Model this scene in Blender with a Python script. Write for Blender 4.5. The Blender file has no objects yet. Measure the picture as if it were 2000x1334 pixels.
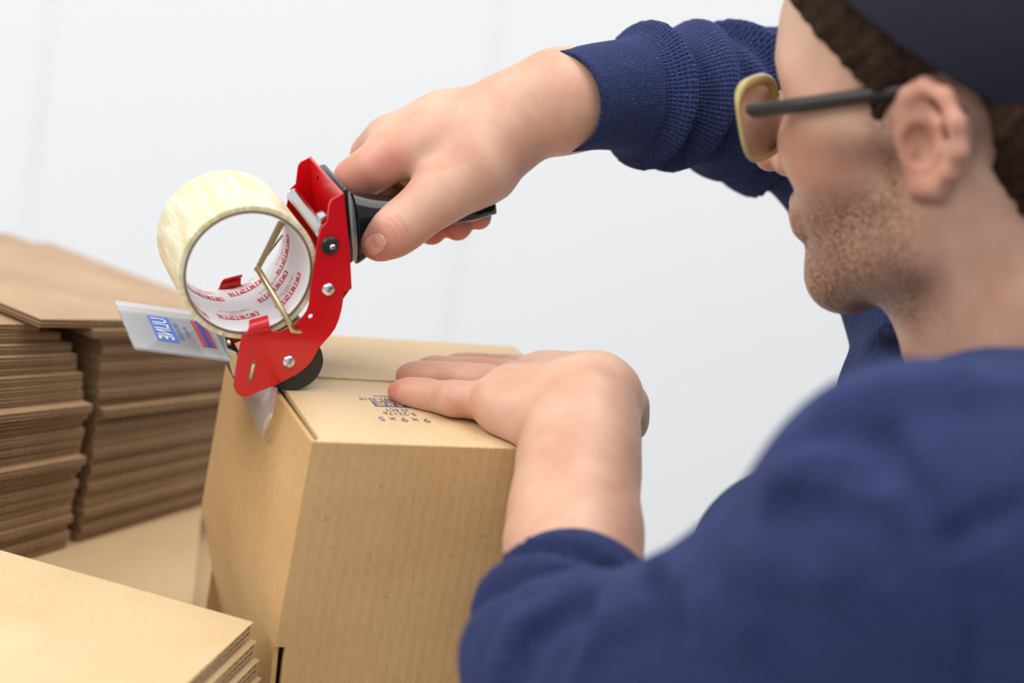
import bpy, bmesh, math, random
import numpy as np
from mathutils import Vector, Matrix

random.seed(7)
rng = np.random.default_rng(7)
scene = bpy.context.scene
COL = scene.collection

# ------------------------------------------------------------------ camera
FPX = 3400.0                                   # focal length in pixels of the 2000 px wide frame
PITCH, ROLL = math.radians(15.4), math.radians(10.2)
CAM = np.array([0.0, 0.0, 1.45])
_cp, _sp = math.cos(PITCH), math.sin(PITCH)
FWD = np.array([0, _cp, -_sp])
_up = np.array([0, _sp, _cp]); _rt = np.array([1.0, 0, 0])
RGT = math.cos(ROLL) * _rt + math.sin(ROLL) * _up
UPV = -math.sin(ROLL) * _rt + math.cos(ROLL) * _up

cam_d = bpy.data.cameras.new('camera')
cam = bpy.data.objects.new('camera', cam_d); COL.objects.link(cam)
cam_d.sensor_width = 36.0
cam_d.lens = FPX / 2000.0 * 36.0
cam_d.clip_start = 0.05
cam.matrix_world = Matrix(((RGT[0], UPV[0], -FWD[0], CAM[0]),
                           (RGT[1], UPV[1], -FWD[1], CAM[1]),
                           (RGT[2], UPV[2], -FWD[2], CAM[2]),
                           (0, 0, 0, 1)))
cam_d.dof.use_dof = True
cam_d.dof.focus_distance = 1.058
cam_d.dof.aperture_fstop = 2.7
scene.camera = cam

# ------------------------------------------------------------------ world, lights, exposure
world = bpy.data.worlds.new('room_light'); scene.world = world
world.use_nodes = True
bg = world.node_tree.nodes['Background']
bg.inputs[0].default_value = (0.93, 0.96, 1.0, 1)
bg.inputs[1].default_value = 0.57

def area(name, loc, aim, sx, sy, power, col=(1, 0.985, 0.965)):
    l = bpy.data.lights.new(name, 'AREA'); l.shape = 'RECTANGLE'; l.size = sx; l.size_y = sy
    l.energy = power; l.color = col
    o = bpy.data.objects.new(name, l); COL.objects.link(o)
    o.location = loc
    o.rotation_euler = (Vector(aim) - Vector(loc)).to_track_quat('-Z', 'Y').to_euler()
    return o

area('ceiling_light', (-2.0, 0.2, 2.8), (-2.0, 0.2, 0), 1.2, 2.4, 76)
area('ceiling_light', (0.4, 1.2, 2.8), (0.4, 1.2, 0), 1.2, 2.4, 34)
area('ceiling_light', (-0.4, -1.3, 2.8), (-0.4, -1.3, 0), 1.2, 2.4, 24)

scene.view_settings.view_transform = 'Standard'
scene.view_settings.look = 'None'
scene.view_settings.gamma = 1.0
scene.view_settings.use_curve_mapping = False
scene.view_settings.exposure = 0.0

# ------------------------------------------------------------------ placing helpers
ZZ = np.array([0, 0, 1.0])
def ray(x, y): return FWD + RGT * ((x - 1000) / FPX) - UPV * ((y - 667) / FPX)
def W(x, y, d): return CAM + ray(x, y) * d                  # point seen at (x, y), d metres in front of the camera
def onplane(x, y, Q, n):
    q = ray(x, y); return CAM + q * (np.dot(np.asarray(Q) - CAM, n) / np.dot(q, n))
YAW = math.radians(23.8)
A = np.array([math.cos(YAW), math.sin(YAW), 0]); B = np.array([-math.sin(YAW), math.cos(YAW), 0])   # box right, box back
FL = CAM + np.array([-.089, .819, -.294]) / .18 * .2         # front left top corner of the carton
BW, BD, BH, BF = .2, .202, .127, .1
GROUND_Z = FL[2] - BH - BF - .0004                              # top of the flattened box the carton stands on
TABLE_Z = GROUND_Z - .0072

def tag(o, label=None, cat=None, group=None, kind=None):
    if label: o['label'] = label
    if cat: o['category'] = cat
    if group: o['group'] = group
    if kind: o['kind'] = kind
    return o
def empty(name, loc=(0, 0, 0)):
    o = bpy.data.objects.new(name, None); o.empty_display_size = .02
    COL.objects.link(o); o.location = loc
    return o
def obj(name, me, mat=None, parent=None):
    if isinstance(me, bmesh.types.BMesh):
        bm = me; me = bpy.data.meshes.new(name); bm.to_mesh(me); bm.free()
    o = bpy.data.objects.new(name, me); COL.objects.link(o)
    if mat is not None and len(me.materials) == 0: me.materials.append(mat)
    if parent is not None:
        o.parent = parent
        o.matrix_parent_inverse = Matrix.Translation(-Vector(parent.location)) if parent.type == 'EMPTY' else Matrix.Identity(4)
    return o
def smooth(o, ang=None):
    me = o.data
    me.polygons.foreach_set('use_smooth', [True] * len(me.polygons))
    if ang is not None: me.set_sharp_from_angle(angle=math.radians(ang))
    return o
def bevel(o, w, seg=2, ang=35):
    m = o.modifiers.new('bevel', 'BEVEL'); m.width = w; m.segments = seg; m.limit_method = 'ANGLE'; m.angle_limit = math.radians(ang)
    return o

# ------------------------------------------------------------------ mesh helpers
def mesh_np(name, V, Fq):
    me = bpy.data.meshes.new(name)
    V = np.asarray(V, np.float32); Fq = np.asarray(Fq, np.int32)
    k = Fq.shape[1]
    me.vertices.add(len(V)); me.vertices.foreach_set('co', V.ravel())
    me.loops.add(Fq.size); me.loops.foreach_set('vertex_index', Fq.ravel())
    me.polygons.add(len(Fq))
    me.polygons.foreach_set('loop_start', np.arange(0, Fq.size, k, dtype=np.int32))
    me.polygons.foreach_set('use_smooth', np.ones(len(Fq), bool))
    me.update(calc_edges=True); me.validate()
    return me
def hexa(bm, p):                                             # eight corners: bottom ring, top ring
    v = [bm.verts.new(Vector(q)) for q in p]
    for f in ((3, 2, 1, 0), (4, 5, 6, 7), (0, 1, 5, 4), (1, 2, 6, 5), (2, 3, 7, 6), (3, 0, 4, 7)):
        bm.faces.new([v[i] for i in f])
def slab(bm, o, e1, e2, e3):                                 # parallelepiped from corner o
    o, e1, e2, e3 = [np.asarray(q, float) for q in (o, e1, e2, e3)]
    if np.dot(np.cross(e1, e2), e3) < 0: o = o + e3; e3 = -e3
    hexa(bm, [o, o + e1, o + e1 + e2, o + e2, o + e3, o + e1 + e3, o + e1 + e2 + e3, o + e2 + e3])
def tube(bm, pts, rad, seg=12, closed=False, cap=True):
    pts = [np.asarray(p, float) for p in pts]; n = len(pts)
    rad = [rad] * n if np.isscalar(rad) else list(rad)
    rings = []; ref = None
    for i in range(n):
        if closed: t = pts[(i + 1) % n] - pts[i - 1]
        else: t = pts[min(i + 1, n - 1)] - pts[max(i - 1, 0)]
        t = t / (np.linalg.norm(t) + 1e-12)
        if ref is None:
            ref = np.cross(t, [0.3, 0.2, 0.9]); ref /= np.linalg.norm(ref)
        ref = ref - t * np.dot(ref, t); ref /= np.linalg.norm(ref)
        q = np.cross(t, ref)
        rings.append([bm.verts.new(Vector(pts[i] + rad[i] * (math.cos(2 * math.pi * k / seg) * ref + math.sin(2 * math.pi * k / seg) * q))) for k in range(seg)])
    for i in range(n if closed else n - 1):
        r0, r1 = rings[i], rings[(i + 1) % n]
        for k in range(seg):
            bm.faces.new((r0[k], r0[(k + 1) % seg], r1[(k + 1) % seg], r1[k]))
    if not closed and cap:
        bm.faces.new(list(reversed(rings[0]))); bm.faces.new(rings[-1])
def lathe(bm, c, ax, prof, seg=48, close=False):             # prof: (radius, along axis)
    c = np.asarray(c, float); ax = np.asarray(ax, float) / np.linalg.norm(ax)
    e1 = np.cross(ax, [0.31, 0.2, 0.93]); e1 /= np.linalg.norm(e1); e2 = np.cross(ax, e1)
    rings = []
    for r, h in prof:
        if r < 1e-7: rings.append([bm.verts.new(Vector(c + ax * h))])
        else: rings.append([bm.verts.new(Vector(c + ax * h + r * (math.cos(2 * math.pi * k / seg) * e1 + math.sin(2 * math.pi * k / seg) * e2))) for k in range(seg)])
    m = len(rings)
    for i in range(m if close else m - 1):
        a, b = rings[i], rings[(i + 1) % m]
        for k in range(seg):
            k2 = (k + 1) % seg
            if len(a) == 1 and len(b) == 1: continue
            if len(a) == 1: bm.faces.new((a[0], b[k2], b[k]))
            elif len(b) == 1: bm.faces.new((a[k], a[k2], b[0]))
            else: bm.faces.new((a[k], a[k2], b[k2], b[k]))
    bmesh.ops.recalc_face_normals(bm, faces=bm.faces)
def prism(bm, poly, th, nrm):                                # extruded outline
    nrm = np.asarray(nrm, float)
    lo = [bm.verts.new(Vector(p)) for p in poly]; hi = [bm.verts.new(Vector(np.asarray(p) + nrm * th)) for p in poly]
    n = len(poly)
    for i in range(n): bm.faces.new((lo[i], lo[(i + 1) % n], hi[(i + 1) % n], hi[i]))
    f1 = bm.faces.new(list(reversed(lo))); f2 = bm.faces.new(hi)
    bmesh.ops.triangulate(bm, faces=[f1, f2])
    bmesh.ops.recalc_face_normals(bm, faces=bm.faces)
_fonts = {}
def text_verts(s, size=1.0, bold=0.0):
    """flat lettering as (verts Nx2, faces); baseline centred on x"""
    c = bpy.data.curves.new('lettering', 'FONT'); c.body = s; c.size = size; c.align_x = 'CENTER'; c.align_y = 'CENTER'
    c.offset = bold; c.resolution_u = 3; c.fill_mode = 'FRONT'
    o = bpy.data.objects.new('lettering', c); COL.objects.link(o)
    dg = bpy.context.evaluated_depsgraph_get()
    me = bpy.data.meshes.new_from_object(o.evaluated_get(dg))
    V = np.array([v.co[:] for v in me.vertices]); Fc = [tuple(p.vertices) for p in me.polygons]
    COL.objects.unlink(o); bpy.data.objects.remove(o); bpy.data.curves.remove(c); bpy.data.meshes.remove(me)
    return V[:, :2], Fc

# ------------------------------------------------------------------ materials
def new_mat(name):
    m = bpy.data.materials.new(name); m.use_nodes = True
    nt = m.node_tree; b = nt.nodes['Principled BSDF']
    return m, nt, b
def N(nt, t, **kw):
    n = nt.nodes.new(t)
    for k, v in kw.items():
        if k.startswith('in_'): n.inputs[int(k[3:]) if k[3:].isdigit() else k[3:].replace('_', ' ')].default_value = v
        else: setattr(n, k, v)
    return n
def ramp(nt, fac, stops):
    r = nt.nodes.new('ShaderNodeValToRGB'); cr = r.color_ramp
    while len(cr.elements) > 1: cr.elements.remove(cr.elements[-1])
    for i, (p, c) in enumerate(stops):
        e = cr.elements[0] if i == 0 else cr.elements.new(p)
        e.position = p; e.color = (*c, 1) if len(c) == 3 else c
    nt.links.new(fac, r.inputs[0]); return r
def lin(r, g, b):
    f = lambda c: ((c / 255 + .055) / 1.055) ** 2.4 if c > 10 else c / 255 / 12.92
    return (f(r), f(g), f(b))
def plain(name, col, rough=.5, metal=0, **kw):
    m, nt, b = new_mat(name)
    b.inputs['Base Color'].default_value = (*col, 1); b.inputs['Roughness'].default_value = rough; b.inputs['Metallic'].default_value = metal
    for k, v in kw.items(): b.inputs[k.replace('_', ' ')].default_value = v
    nz = N(nt, 'ShaderNodeTexNoise'); nz.inputs['Scale'].default_value = 180
    co = N(nt, 'ShaderNodeTexCoord'); nt.links.new(co.outputs['Object'], nz.inputs['Vector'])
    bp = N(nt, 'ShaderNodeBump'); bp.inputs['Strength'].default_value = .04; bp.inputs['Distance'].default_value = .0005
    nt.links.new(nz.outputs[0], bp.inputs['Height']); nt.links.new(bp.outputs[0], b.inputs['Normal'])
    return m
def mixc(nt, fac, a, b, mode='MIX'):
    m = nt.nodes.new('ShaderNodeMix'); m.data_type = 'RGBA'; m.blend_type = mode
    for sock, v in ((m.inputs[0], fac), (m.inputs[6], a), (m.inputs[7], b)):
        if isinstance(v, (int, float)): sock.default_value = v
        elif isinstance(v, tuple): sock.default_value = (*v, 1) if len(v) == 3 else v
        else: nt.links.new(v, sock)
    return m.outputs[2]
def cardboard(name, base, dark, axis=None, amp=.5):
    m, nt, b = new_mat(name)
    co = N(nt, 'ShaderNodeTexCoord')
    n1 = N(nt, 'ShaderNodeTexNoise'); n1.inputs['Scale'].default_value = 14; n1.inputs['Detail'].default_value = 4
    n2 = N(nt, 'ShaderNodeTexNoise'); n2.inputs['Scale'].default_value = 700; n2.inputs['Detail'].default_value = 3
    mp = N(nt, 'ShaderNodeMapping'); mp.inputs['Scale'].default_value = (1, 1, .25)
    nt.links.new(co.outputs['Object'], n1.inputs['Vector']); nt.links.new(co.outputs['Object'], mp.inputs['Vector']); nt.links.new(mp.outputs[0], n2.inputs['Vector'])
    r1 = ramp(nt, n1.outputs[0], [(.3, dark), (.72, base)])
    r2 = ramp(nt, n2.outputs[0], [(.3, (.84, .83, .8)), (.55, (1, 1, 1)), (.8, (1.0, 1.0, 1.0))])
    c = mixc(nt, .75, r1.outputs[0], r2.outputs[0], 'MULTIPLY')
    n3 = N(nt, 'ShaderNodeTexNoise'); n3.inputs['Scale'].default_value = 230; n3.inputs['Detail'].default_value = 1
    nt.links.new(co.outputs['Object'], n3.inputs['Vector'])
    r3 = ramp(nt, n3.outputs[0], [(.0, (.55, .5, .42)), (.235, (.8, .76, .7)), (.27, (1, 1, 1))])
    c = mixc(nt, .8, c, r3.outputs[0], 'MULTIPLY')
    hgt = n2.outputs[0]
    if axis is not None:                                      # faint washboard of the flutes under the liner
        dt = N(nt, 'ShaderNodeVectorMath', operation='DOT_PRODUCT'); dt.inputs[1].default_value = tuple(np.asarray(axis) * (2 * math.pi / .0072))
        nt.links.new(co.outputs['Object'], dt.inputs[0])
        sn = N(nt, 'ShaderNodeMath', operation='SINE'); nt.links.new(dt.outputs['Value'], sn.inputs[0])
        ad = N(nt, 'ShaderNodeMath', operation='MULTIPLY_ADD'); ad.inputs[1].default_value = amp
        nt.links.new(sn.outputs[0], ad.inputs[0]); nt.links.new(n2.outputs[0], ad.inputs[2])
        hgt = ad.outputs[0]
    bp = N(nt, 'ShaderNodeBump'); bp.inputs['Strength'].default_value = .25; bp.inputs['Distance'].default_value = .0004
    nt.links.new(hgt, bp.inputs['Height']); nt.links.new(bp.outputs[0], b.inputs['Normal'])
    nt.links.new(c, b.inputs['Base Color'])
    b.inputs['Roughness'].default_value = .5; b.inputs['Specular IOR Level'].default_value = .6
    return m

M = {}
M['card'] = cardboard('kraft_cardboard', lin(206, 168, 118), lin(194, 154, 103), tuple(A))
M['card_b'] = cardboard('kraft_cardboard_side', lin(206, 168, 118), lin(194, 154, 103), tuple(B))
M['card_flat'] = cardboard('kraft_cardboard_flat', lin(218, 190, 148), lin(208, 178, 134), None)  # paler copy of the same kraft; brightness of lit tops put into the colour
M['card_edge'] = cardboard('kraft_cardboard_edge', lin(128, 98, 70), lin(104, 78, 54), None)
M['card_stack'] = cardboard('kraft_cardboard_stack', lin(186, 154, 118), lin(164, 130, 94), None)
M['wall'] = plain('white_wall_paint', (.85, .86, .87), .55)
M['floor'] = plain('grey_concrete_floor', (.66, .66, .65), .6)
M['laminate'] = plain('white_laminate', (.82, .83, .83), .4)
M['steel_leg'] = plain('grey_steel_leg', (.3, .31, .32), .4, .6)
M['red'] = plain('red_enamel', lin(200, 10, 16), .22, 0, Coat_Weight=.4, Coat_Roughness=.1)
M['black'] = plain('black_plastic', (.006, .006, .007), .14)
M['rubber'] = plain('black_rubber', (.012, .012, .012), .45)
M['chrome'] = plain('chrome', (.78, .79, .8), .16, 1)
M['zinc'] = plain('zinc_plated_steel', (.72, .73, .72), .24, 1)
M['brass'] = plain('yellow_zinc_wire', lin(196, 182, 140), .26, 1)
M['tan_plastic'] = plain('tan_plastic', lin(205, 175, 125), .4)
M['core'] = plain('white_core_paper', lin(236, 234, 236), .5)
M['core_edge'] = plain('brown_core_edge', lin(118, 98, 80), .7)
M['print_red'] = plain('red_print', lin(222, 84, 92), .6)
M['print_white'] = plain('white_print', lin(238, 235, 236), .6)
M['print_blue'] = plain('blue_print', lin(72, 88, 138), .6)
M['print_blue_bright'] = plain('bright_blue_print', lin(64, 112, 205), .4)
M['print_card'] = plain('kraft_print', lin(206, 172, 122), .6)
M['sticker_red'] = plain('red_sticker', lin(190, 40, 50), .4)
M['sticker_blue'] = plain('violet_blue_sticker', lin(64, 40, 165), .4)
M['dark_gap'] = plain('dark_gap_brown', lin(36, 24, 14), .8)  # flat dark brown meant for a gap; no object uses it

def tape_mat():
    m, nt, b = new_mat('cream_packing_tape')
    co = N(nt, 'ShaderNodeUVMap')
    w = N(nt, 'ShaderNodeTexNoise'); w.inputs['Scale'].default_value = 1.0; w.inputs['Detail'].default_value = 2
    mp = N(nt, 'ShaderNodeMapping'); mp.inputs['Scale'].default_value = (46, 1.3, 1); mp.inputs['Rotation'].default_value = (0, 0, .25)
    nt.links.new(co.outputs[0], mp.inputs['Vector']); nt.links.new(mp.outputs[0], w.inputs['Vector'])
    r = ramp(nt, w.outputs[0], [(.3, lin(202, 190, 144)), (.5, lin(216, 206, 166)), (.56, lin(232, 226, 200)), (.62, lin(213, 203, 163)), (.8, lin(220, 212, 176))])
    nt.links.new(r.outputs[0], b.inputs['Base Color'])
    b.inputs['Roughness'].default_value = .38; b.inputs['Coat Weight'].default_value = .25; b.inputs['Coat Roughness'].default_value = .12
    b.inputs['Subsurface Weight'].default_value = .3; b.inputs['Subsurface Radius'].default_value = (.01, .009, .006); b.inputs['Subsurface Scale'].default_value = .5
    bp = N(nt, 'ShaderNodeBump'); bp.inputs['Strength'].default_value = .12; bp.inputs['Distance'].default_value = .0006
    nt.links.new(w.outputs[0], bp.inputs['Height']); nt.links.new(bp.outputs[0], b.inputs['Normal'])
    return m
M['tape'] = tape_mat()
def clear(name, tint, alpha, rough=.05, spec=1.0):
    """clear thin film: mostly see-through with a glossy reflection"""
    m = bpy.data.materials.new(name); m.use_nodes = True; nt = m.node_tree; nt.nodes.clear()
    out = N(nt, 'ShaderNodeOutputMaterial')
    tr = N(nt, 'ShaderNodeBsdfTransparent'); tr.inputs[0].default_value = (*tint, 1)
    gl = N(nt, 'ShaderNodeBsdfGlossy'); gl.inputs['Roughness'].default_value = rough
    df = N(nt, 'ShaderNodeBsdfDiffuse'); df.inputs[0].default_value = (.85, .86, .9, 1)
    fr = N(nt, 'ShaderNodeFresnel'); fr.inputs[0].default_value = 1.48
    fm = N(nt, 'ShaderNodeMath', operation='MULTIPLY'); fm.inputs[1].default_value = spec; nt.links.new(fr.outputs[0], fm.inputs[0])
    m1 = N(nt, 'ShaderNodeMixShader'); m1.inputs[0].default_value = alpha
    m2 = N(nt, 'ShaderNodeMixShader')
    nt.links.new(tr.outputs[0], m1.inputs[1]); nt.links.new(df.outputs[0], m1.inputs[2])
    nt.links.new(fm.outputs[0], m2.inputs[0]); nt.links.new(m1.outputs[0], m2.inputs[1]); nt.links.new(gl.outputs[0], m2.inputs[2])
    nt.links.new(m2.outputs[0], out.inputs[0])
    return m
M['clear'] = clear('clear_plastic', (.95, .96, .98), .36)  # milky white share stands in for the ceiling's reflection
M['film'] = clear('clear_tape_film', (.93, .92, .9), .24, .3, .35)
M['lens'] = clear('spectacle_lens', (.9, .88, .92), .06)

def skin_mat():
    m, nt, b = new_mat('skin')
    co = N(nt, 'ShaderNodeTexCoord')
    n1 = N(nt, 'ShaderNodeTexNoise'); n1.inputs['Scale'].default_value = 38; n1.inputs['Detail'].default_value = 4
    n2 = N(nt, 'ShaderNodeTexNoise'); n2.inputs['Scale'].default_value = 900; n2.inputs['Detail'].default_value = 2
    n3 = N(nt, 'ShaderNodeTexNoise'); n3.inputs['Scale'].default_value = 420; n3.inputs['Detail'].default_value = 3
    for n in (n1, n2, n3): nt.links.new(co.outputs['Object'], n.inputs['Vector'])
    base = ramp(nt, n1.outputs[0], [(.3, lin(193, 152, 126)), (.5, lin(202, 165, 140)), (.7, lin(209, 176, 151))])
    at = N(nt, 'ShaderNodeAttribute', attribute_name='tone')       # x redness, y stubble, z nail
    sp = N(nt, 'ShaderNodeSeparateXYZ'); nt.links.new(at.outputs['Vector'], sp.inputs[0])
    c = mixc(nt, sp.outputs[0], base.outputs[0], lin(206, 116, 100))
    st = ramp(nt, n3.outputs[0], [(.38, (1, 1, 1)), (.62, (.45, .45, .45))])
    mu = N(nt, 'ShaderNodeMath', operation='MULTIPLY'); nt.links.new(sp.outputs[1], mu.inputs[0]); nt.links.new(st.outputs[0], mu.inputs[1])
    c = mixc(nt, mu.outputs[0], c, lin(92, 64, 44))
    c = mixc(nt, sp.outputs[2], c, lin(226, 168, 152))
    nt.links.new(c, b.inputs['Base Color'])
    b.inputs['Roughness'].default_value = .48; b.inputs['Specular IOR Level'].default_value = .4
    b.inputs['Subsurface Weight'].default_value = .22; b.inputs['Subsurface Radius'].default_value = (.012, .005, .003); b.inputs['Subsurface Scale'].default_value = .5
    bp = N(nt, 'ShaderNodeBump'); bp.inputs['Strength'].default_value = .25; bp.inputs['Distance'].default_value = .0003
    nt.links.new(n2.outputs[0], bp.inputs['Height']); nt.links.new(bp.outputs[0], b.inputs['Normal'])
    return m
M['skin'] = skin_mat()
def knit_mat():
    m, nt, b = new_mat('navy_waffle_knit')
    at = N(nt, 'ShaderNodeAttribute', attribute_name='knit')        # x along, y around (metres), z cuff
    sp = N(nt, 'ShaderNodeSeparateXYZ'); nt.links.new(at.outputs['Vector'], sp.inputs[0])
    def wave(sock, pitch):
        a = N(nt, 'ShaderNodeMath', operation='MULTIPLY'); a.inputs[1].default_value = 2 * math.pi / pitch; nt.links.new(sock, a.inputs[0])
        s = N(nt, 'ShaderNodeMath', operation='SINE'); nt.links.new(a.outputs[0], s.inputs[0]); return s.outputs[0]
    def math2(op, a, bb):
        n = N(nt, 'ShaderNodeMath', operation=op)
        for i, v in enumerate((a, bb)):
            if isinstance(v, (int, float)): n.inputs[i].default_value = v
            else: nt.links.new(v, n.inputs[i])
        return n.outputs[0]
    rib = wave(sp.outputs[1], .0028); st = wave(sp.outputs[0], .0022); cuff = wave(sp.outputs[1], .0014)
    waf = math2('ADD', math2('MULTIPLY', rib, .6), math2('MULTIPLY', math2('MULTIPLY', rib, st), .5))
    h = N(nt, 'ShaderNodeMix'); h.data_type = 'FLOAT'
    nt.links.new(sp.outputs[2], h.inputs[0]); nt.links.new(waf, h.inputs[2]); nt.links.new(math2('MULTIPLY', cuff, .42), h.inputs[3])
    hgt = h.outputs[0]
    co = N(nt, 'ShaderNodeTexCoord')
    nz = N(nt, 'ShaderNodeTexNoise'); nz.inputs['Scale'].default_value = 900; nz.inputs['Detail'].default_value = 2
    nt.links.new(co.outputs['Object'], nz.inputs['Vector'])
    r0 = ramp(nt, nz.outputs[0], [(.35, lin(37, 45, 80)), (.6, lin(46, 56, 96)), (.75, lin(84, 95, 138))])
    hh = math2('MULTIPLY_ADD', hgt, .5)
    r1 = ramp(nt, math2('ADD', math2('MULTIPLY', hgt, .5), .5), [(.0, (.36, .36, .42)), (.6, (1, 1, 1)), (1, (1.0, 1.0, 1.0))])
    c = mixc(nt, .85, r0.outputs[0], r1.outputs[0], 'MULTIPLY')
    nt.links.new(c, b.inputs['Base Color'])
    b.inputs['Roughness'].default_value = .9; b.inputs['Specular IOR Level'].default_value = .15
    b.inputs['Sheen Weight'].default_value = .25; b.inputs['Sheen Roughness'].default_value = .5; b.inputs['Sheen Tint'].default_value = (*lin(120, 135, 200), 1)
    bp = N(nt, 'ShaderNodeBump'); bp.inputs['Strength'].default_value = .7; bp.inputs['Distance'].default_value = .0009
    nt.links.new(hgt, bp.inputs['Height']); nt.links.new(bp.outputs[0], b.inputs['Normal'])
    return m
M['knit'] = knit_mat()
def hair_mat():
    m, nt, b = new_mat('dark_brown_hair')
    co = N(nt, 'ShaderNodeTexCoord'); mp = N(nt, 'ShaderNodeMapping'); mp.inputs['Scale'].default_value = (140, 700, 260)
    nz = N(nt, 'ShaderNodeTexNoise'); nz.inputs['Scale'].default_value = 1; nz.inputs['Detail'].default_value = 4
    nt.links.new(co.outputs['Object'], mp.inputs[0]); nt.links.new(mp.outputs[0], nz.inputs['Vector'])
    r = ramp(nt, nz.outputs[0], [(.3, lin(26, 15, 9)), (.6, lin(52, 33, 21)), (.8, lin(84, 55, 36))])
    nt.links.new(r.outputs[0], b.inputs['Base Color']); b.inputs['Roughness'].default_value = .7; b.inputs['Specular IOR Level'].default_value = .15
    bp = N(nt, 'ShaderNodeBump'); bp.inputs['Strength'].default_value = .9; bp.inputs['Distance'].default_value = .002
    nt.links.new(nz.outputs[0], bp.inputs['Height']); nt.links.new(bp.outputs[0], b.inputs['Normal'])
    return m
M['hair'] = hair_mat()
M['nail'] = plain('finger_nail', lin(216, 160, 144), .24)
M['denim'] = plain('dark_trouser_cloth', lin(44, 46, 54), .85)
M['shoe'] = plain('black_shoe', lin(26, 25, 25), .5)
M['cap'] = plain('dark_navy_cotton', lin(20, 20, 38), .85)
M['horn'] = plain('amber_clear_acetate', lin(196, 178, 116), .2, 0, Transmission_Weight=.25)
M['temple'] = plain('dark_brown_acetate', lin(30, 23, 20), .42)
M['eye_white'] = plain('eye_white', (.8, .78, .76), .15)
M['iris'] = plain('brown_iris', lin(60, 40, 26), .1)

# ------------------------------------------------------------------ the room
WALL_Y = 2.9
FLOOR_Z = -.15
wall = empty('wall_back', (0, WALL_Y, 0)); tag(wall, 'white smooth panelled wall behind the packing table', 'wall', kind='structure')
bm = bmesh.new(); slab(bm, (-4.3, WALL_Y + .004, FLOOR_Z), (8.0, 0, 0), (0, .08, 0), (0, 0, 3.4)); obj('wall_core', bm, M['wall'], wall)
bm = bmesh.new(); slab(bm, (0, 0, FLOOR_Z), (.737, 0, 0), (0, .006, 0), (0, 0, 3.4)); pme = None
WX = float(onplane(985, 0, (0, WALL_Y, 0), np.array([0, 1.0, 0]))[0])
for k in range(9):
    o = obj('panel', bm if pme is None else pme, M['wall'], wall)
    pme = o.data
    o.matrix_parent_inverse = Matrix.Identity(4)
    o.location = (WX + .74 * (k - 5), 0, 0)
bm = bmesh.new(); slab(bm, (-4.3, -2.2, FLOOR_Z - .05), (8.0, 0, 0), (0, 5.1, 0), (0, 0, .05))
tag(obj('floor', bm, M['floor']), 'grey concrete floor below the packing table', 'floor', kind='structure')

tb = empty('packing_table', (-.54, 1.2, FLOOR_Z)); tag(tb, 'white laminate packing table under the cardboard', 'table')
bm = bmesh.new(); slab(bm, (-1.2, .62, TABLE_Z - .03), (1.32, 0, 0), (0, 1.15, 0), (0, 0, .03)); bevel(obj('table_top', bm, M['laminate'], tb), .003)
for x in (-1.14, .02):
    for y in (.68, 1.65):
        bm = bmesh.new(); slab(bm, (x, y, FLOOR_Z), (.05, 0, 0), (0, .05, 0), (0, 0, TABLE_Z - .0302 - FLOOR_Z)); obj('leg', bm, M['steel_leg'], tb)

# ------------------------------------------------------------------ the carton being taped
def bx(u, w, v): return FL + u * A + w * B + v * ZZ
box = empty('cardboard_box', tuple(bx(BW / 2, BD / 2, -BH - BF)))
tag(box, 'square brown cardboard box being taped shut under both hands', 'box')
T = .003
def panel_grid(name, p00, p10, p01, p11, nrm, th, mat, nu=10, nv=10, bulge=0.0, parent=box):
    """curved board between four corners, pushed out along nrm by bulge in the middle"""
    bm = bmesh.new(); nrm = np.asarray(nrm, float); vs = [[], []]
    for s, off in ((0, 0.0), (1, -th)):
        for j in range(nv + 1):
            for i in range(nu + 1):
                u, v = i / nu, j / nv
                p = (1 - u) * (1 - v) * p00 + u * (1 - v) * p10 + (1 - u) * v * p01 + u * v * p11
                p = p + nrm * (off + bulge * 16 * u * (1 - u) * v * (1 - v))
                vs[s].append(bm.verts.new(Vector(p)))
    ix = lambda i, j: j * (nu + 1) + i
    for j in range(nv):
        for i in range(nu):
            q = [ix(i, j), ix(i + 1, j), ix(i + 1, j + 1), ix(i, j + 1)]
            bm.faces.new([vs[0][k] for k in q]); bm.faces.new([vs[1][k] for k in reversed(q)])
    for i in range(nu):
        for j in (0, nv):
            bm.faces.new((vs[0][ix(i, j)], vs[0][ix(i + 1, j)], vs[1][ix(i + 1, j)], vs[1][ix(i, j)]))
    for j in range(nv):
        for i in (0, nu):
            bm.faces.new((vs[0][ix(i, j)], vs[0][ix(i, j + 1)], vs[1][ix(i, j + 1)], vs[1][ix(i, j)]))
    bmesh.ops.recalc_face_normals(bm, faces=bm.faces)
    o = obj(name, bm, mat, parent); smooth(o, 40); return o
SEAM = .106
e = .0012
# side walls
panel_grid('side_panel', bx(-.004, 0, -BH), bx(BW, 0, -BH), bx(0, 0, -e), bx(BW, 0, -e), -B, T, M['card'], bulge=.001)
lf = panel_grid('side_panel', bx(-.0065, BD, -BH), bx(-.004, e, -BH), bx(-.002, BD, -.002), bx(0, e, -.002), -A, T, M['card_b'], 12, 12, bulge=.0045)
panel_grid('side_panel', bx(BW, 0, -BH), bx(BW, BD, -BH), bx(BW, 0, -e), bx(BW, BD, -e), A, T, M['card_b'])
panel_grid('side_panel', bx(BW, BD, -BH), bx(0, BD, -BH), bx(BW, BD, -e), bx(0, BD, -e), B, T, M['card'])
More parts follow.
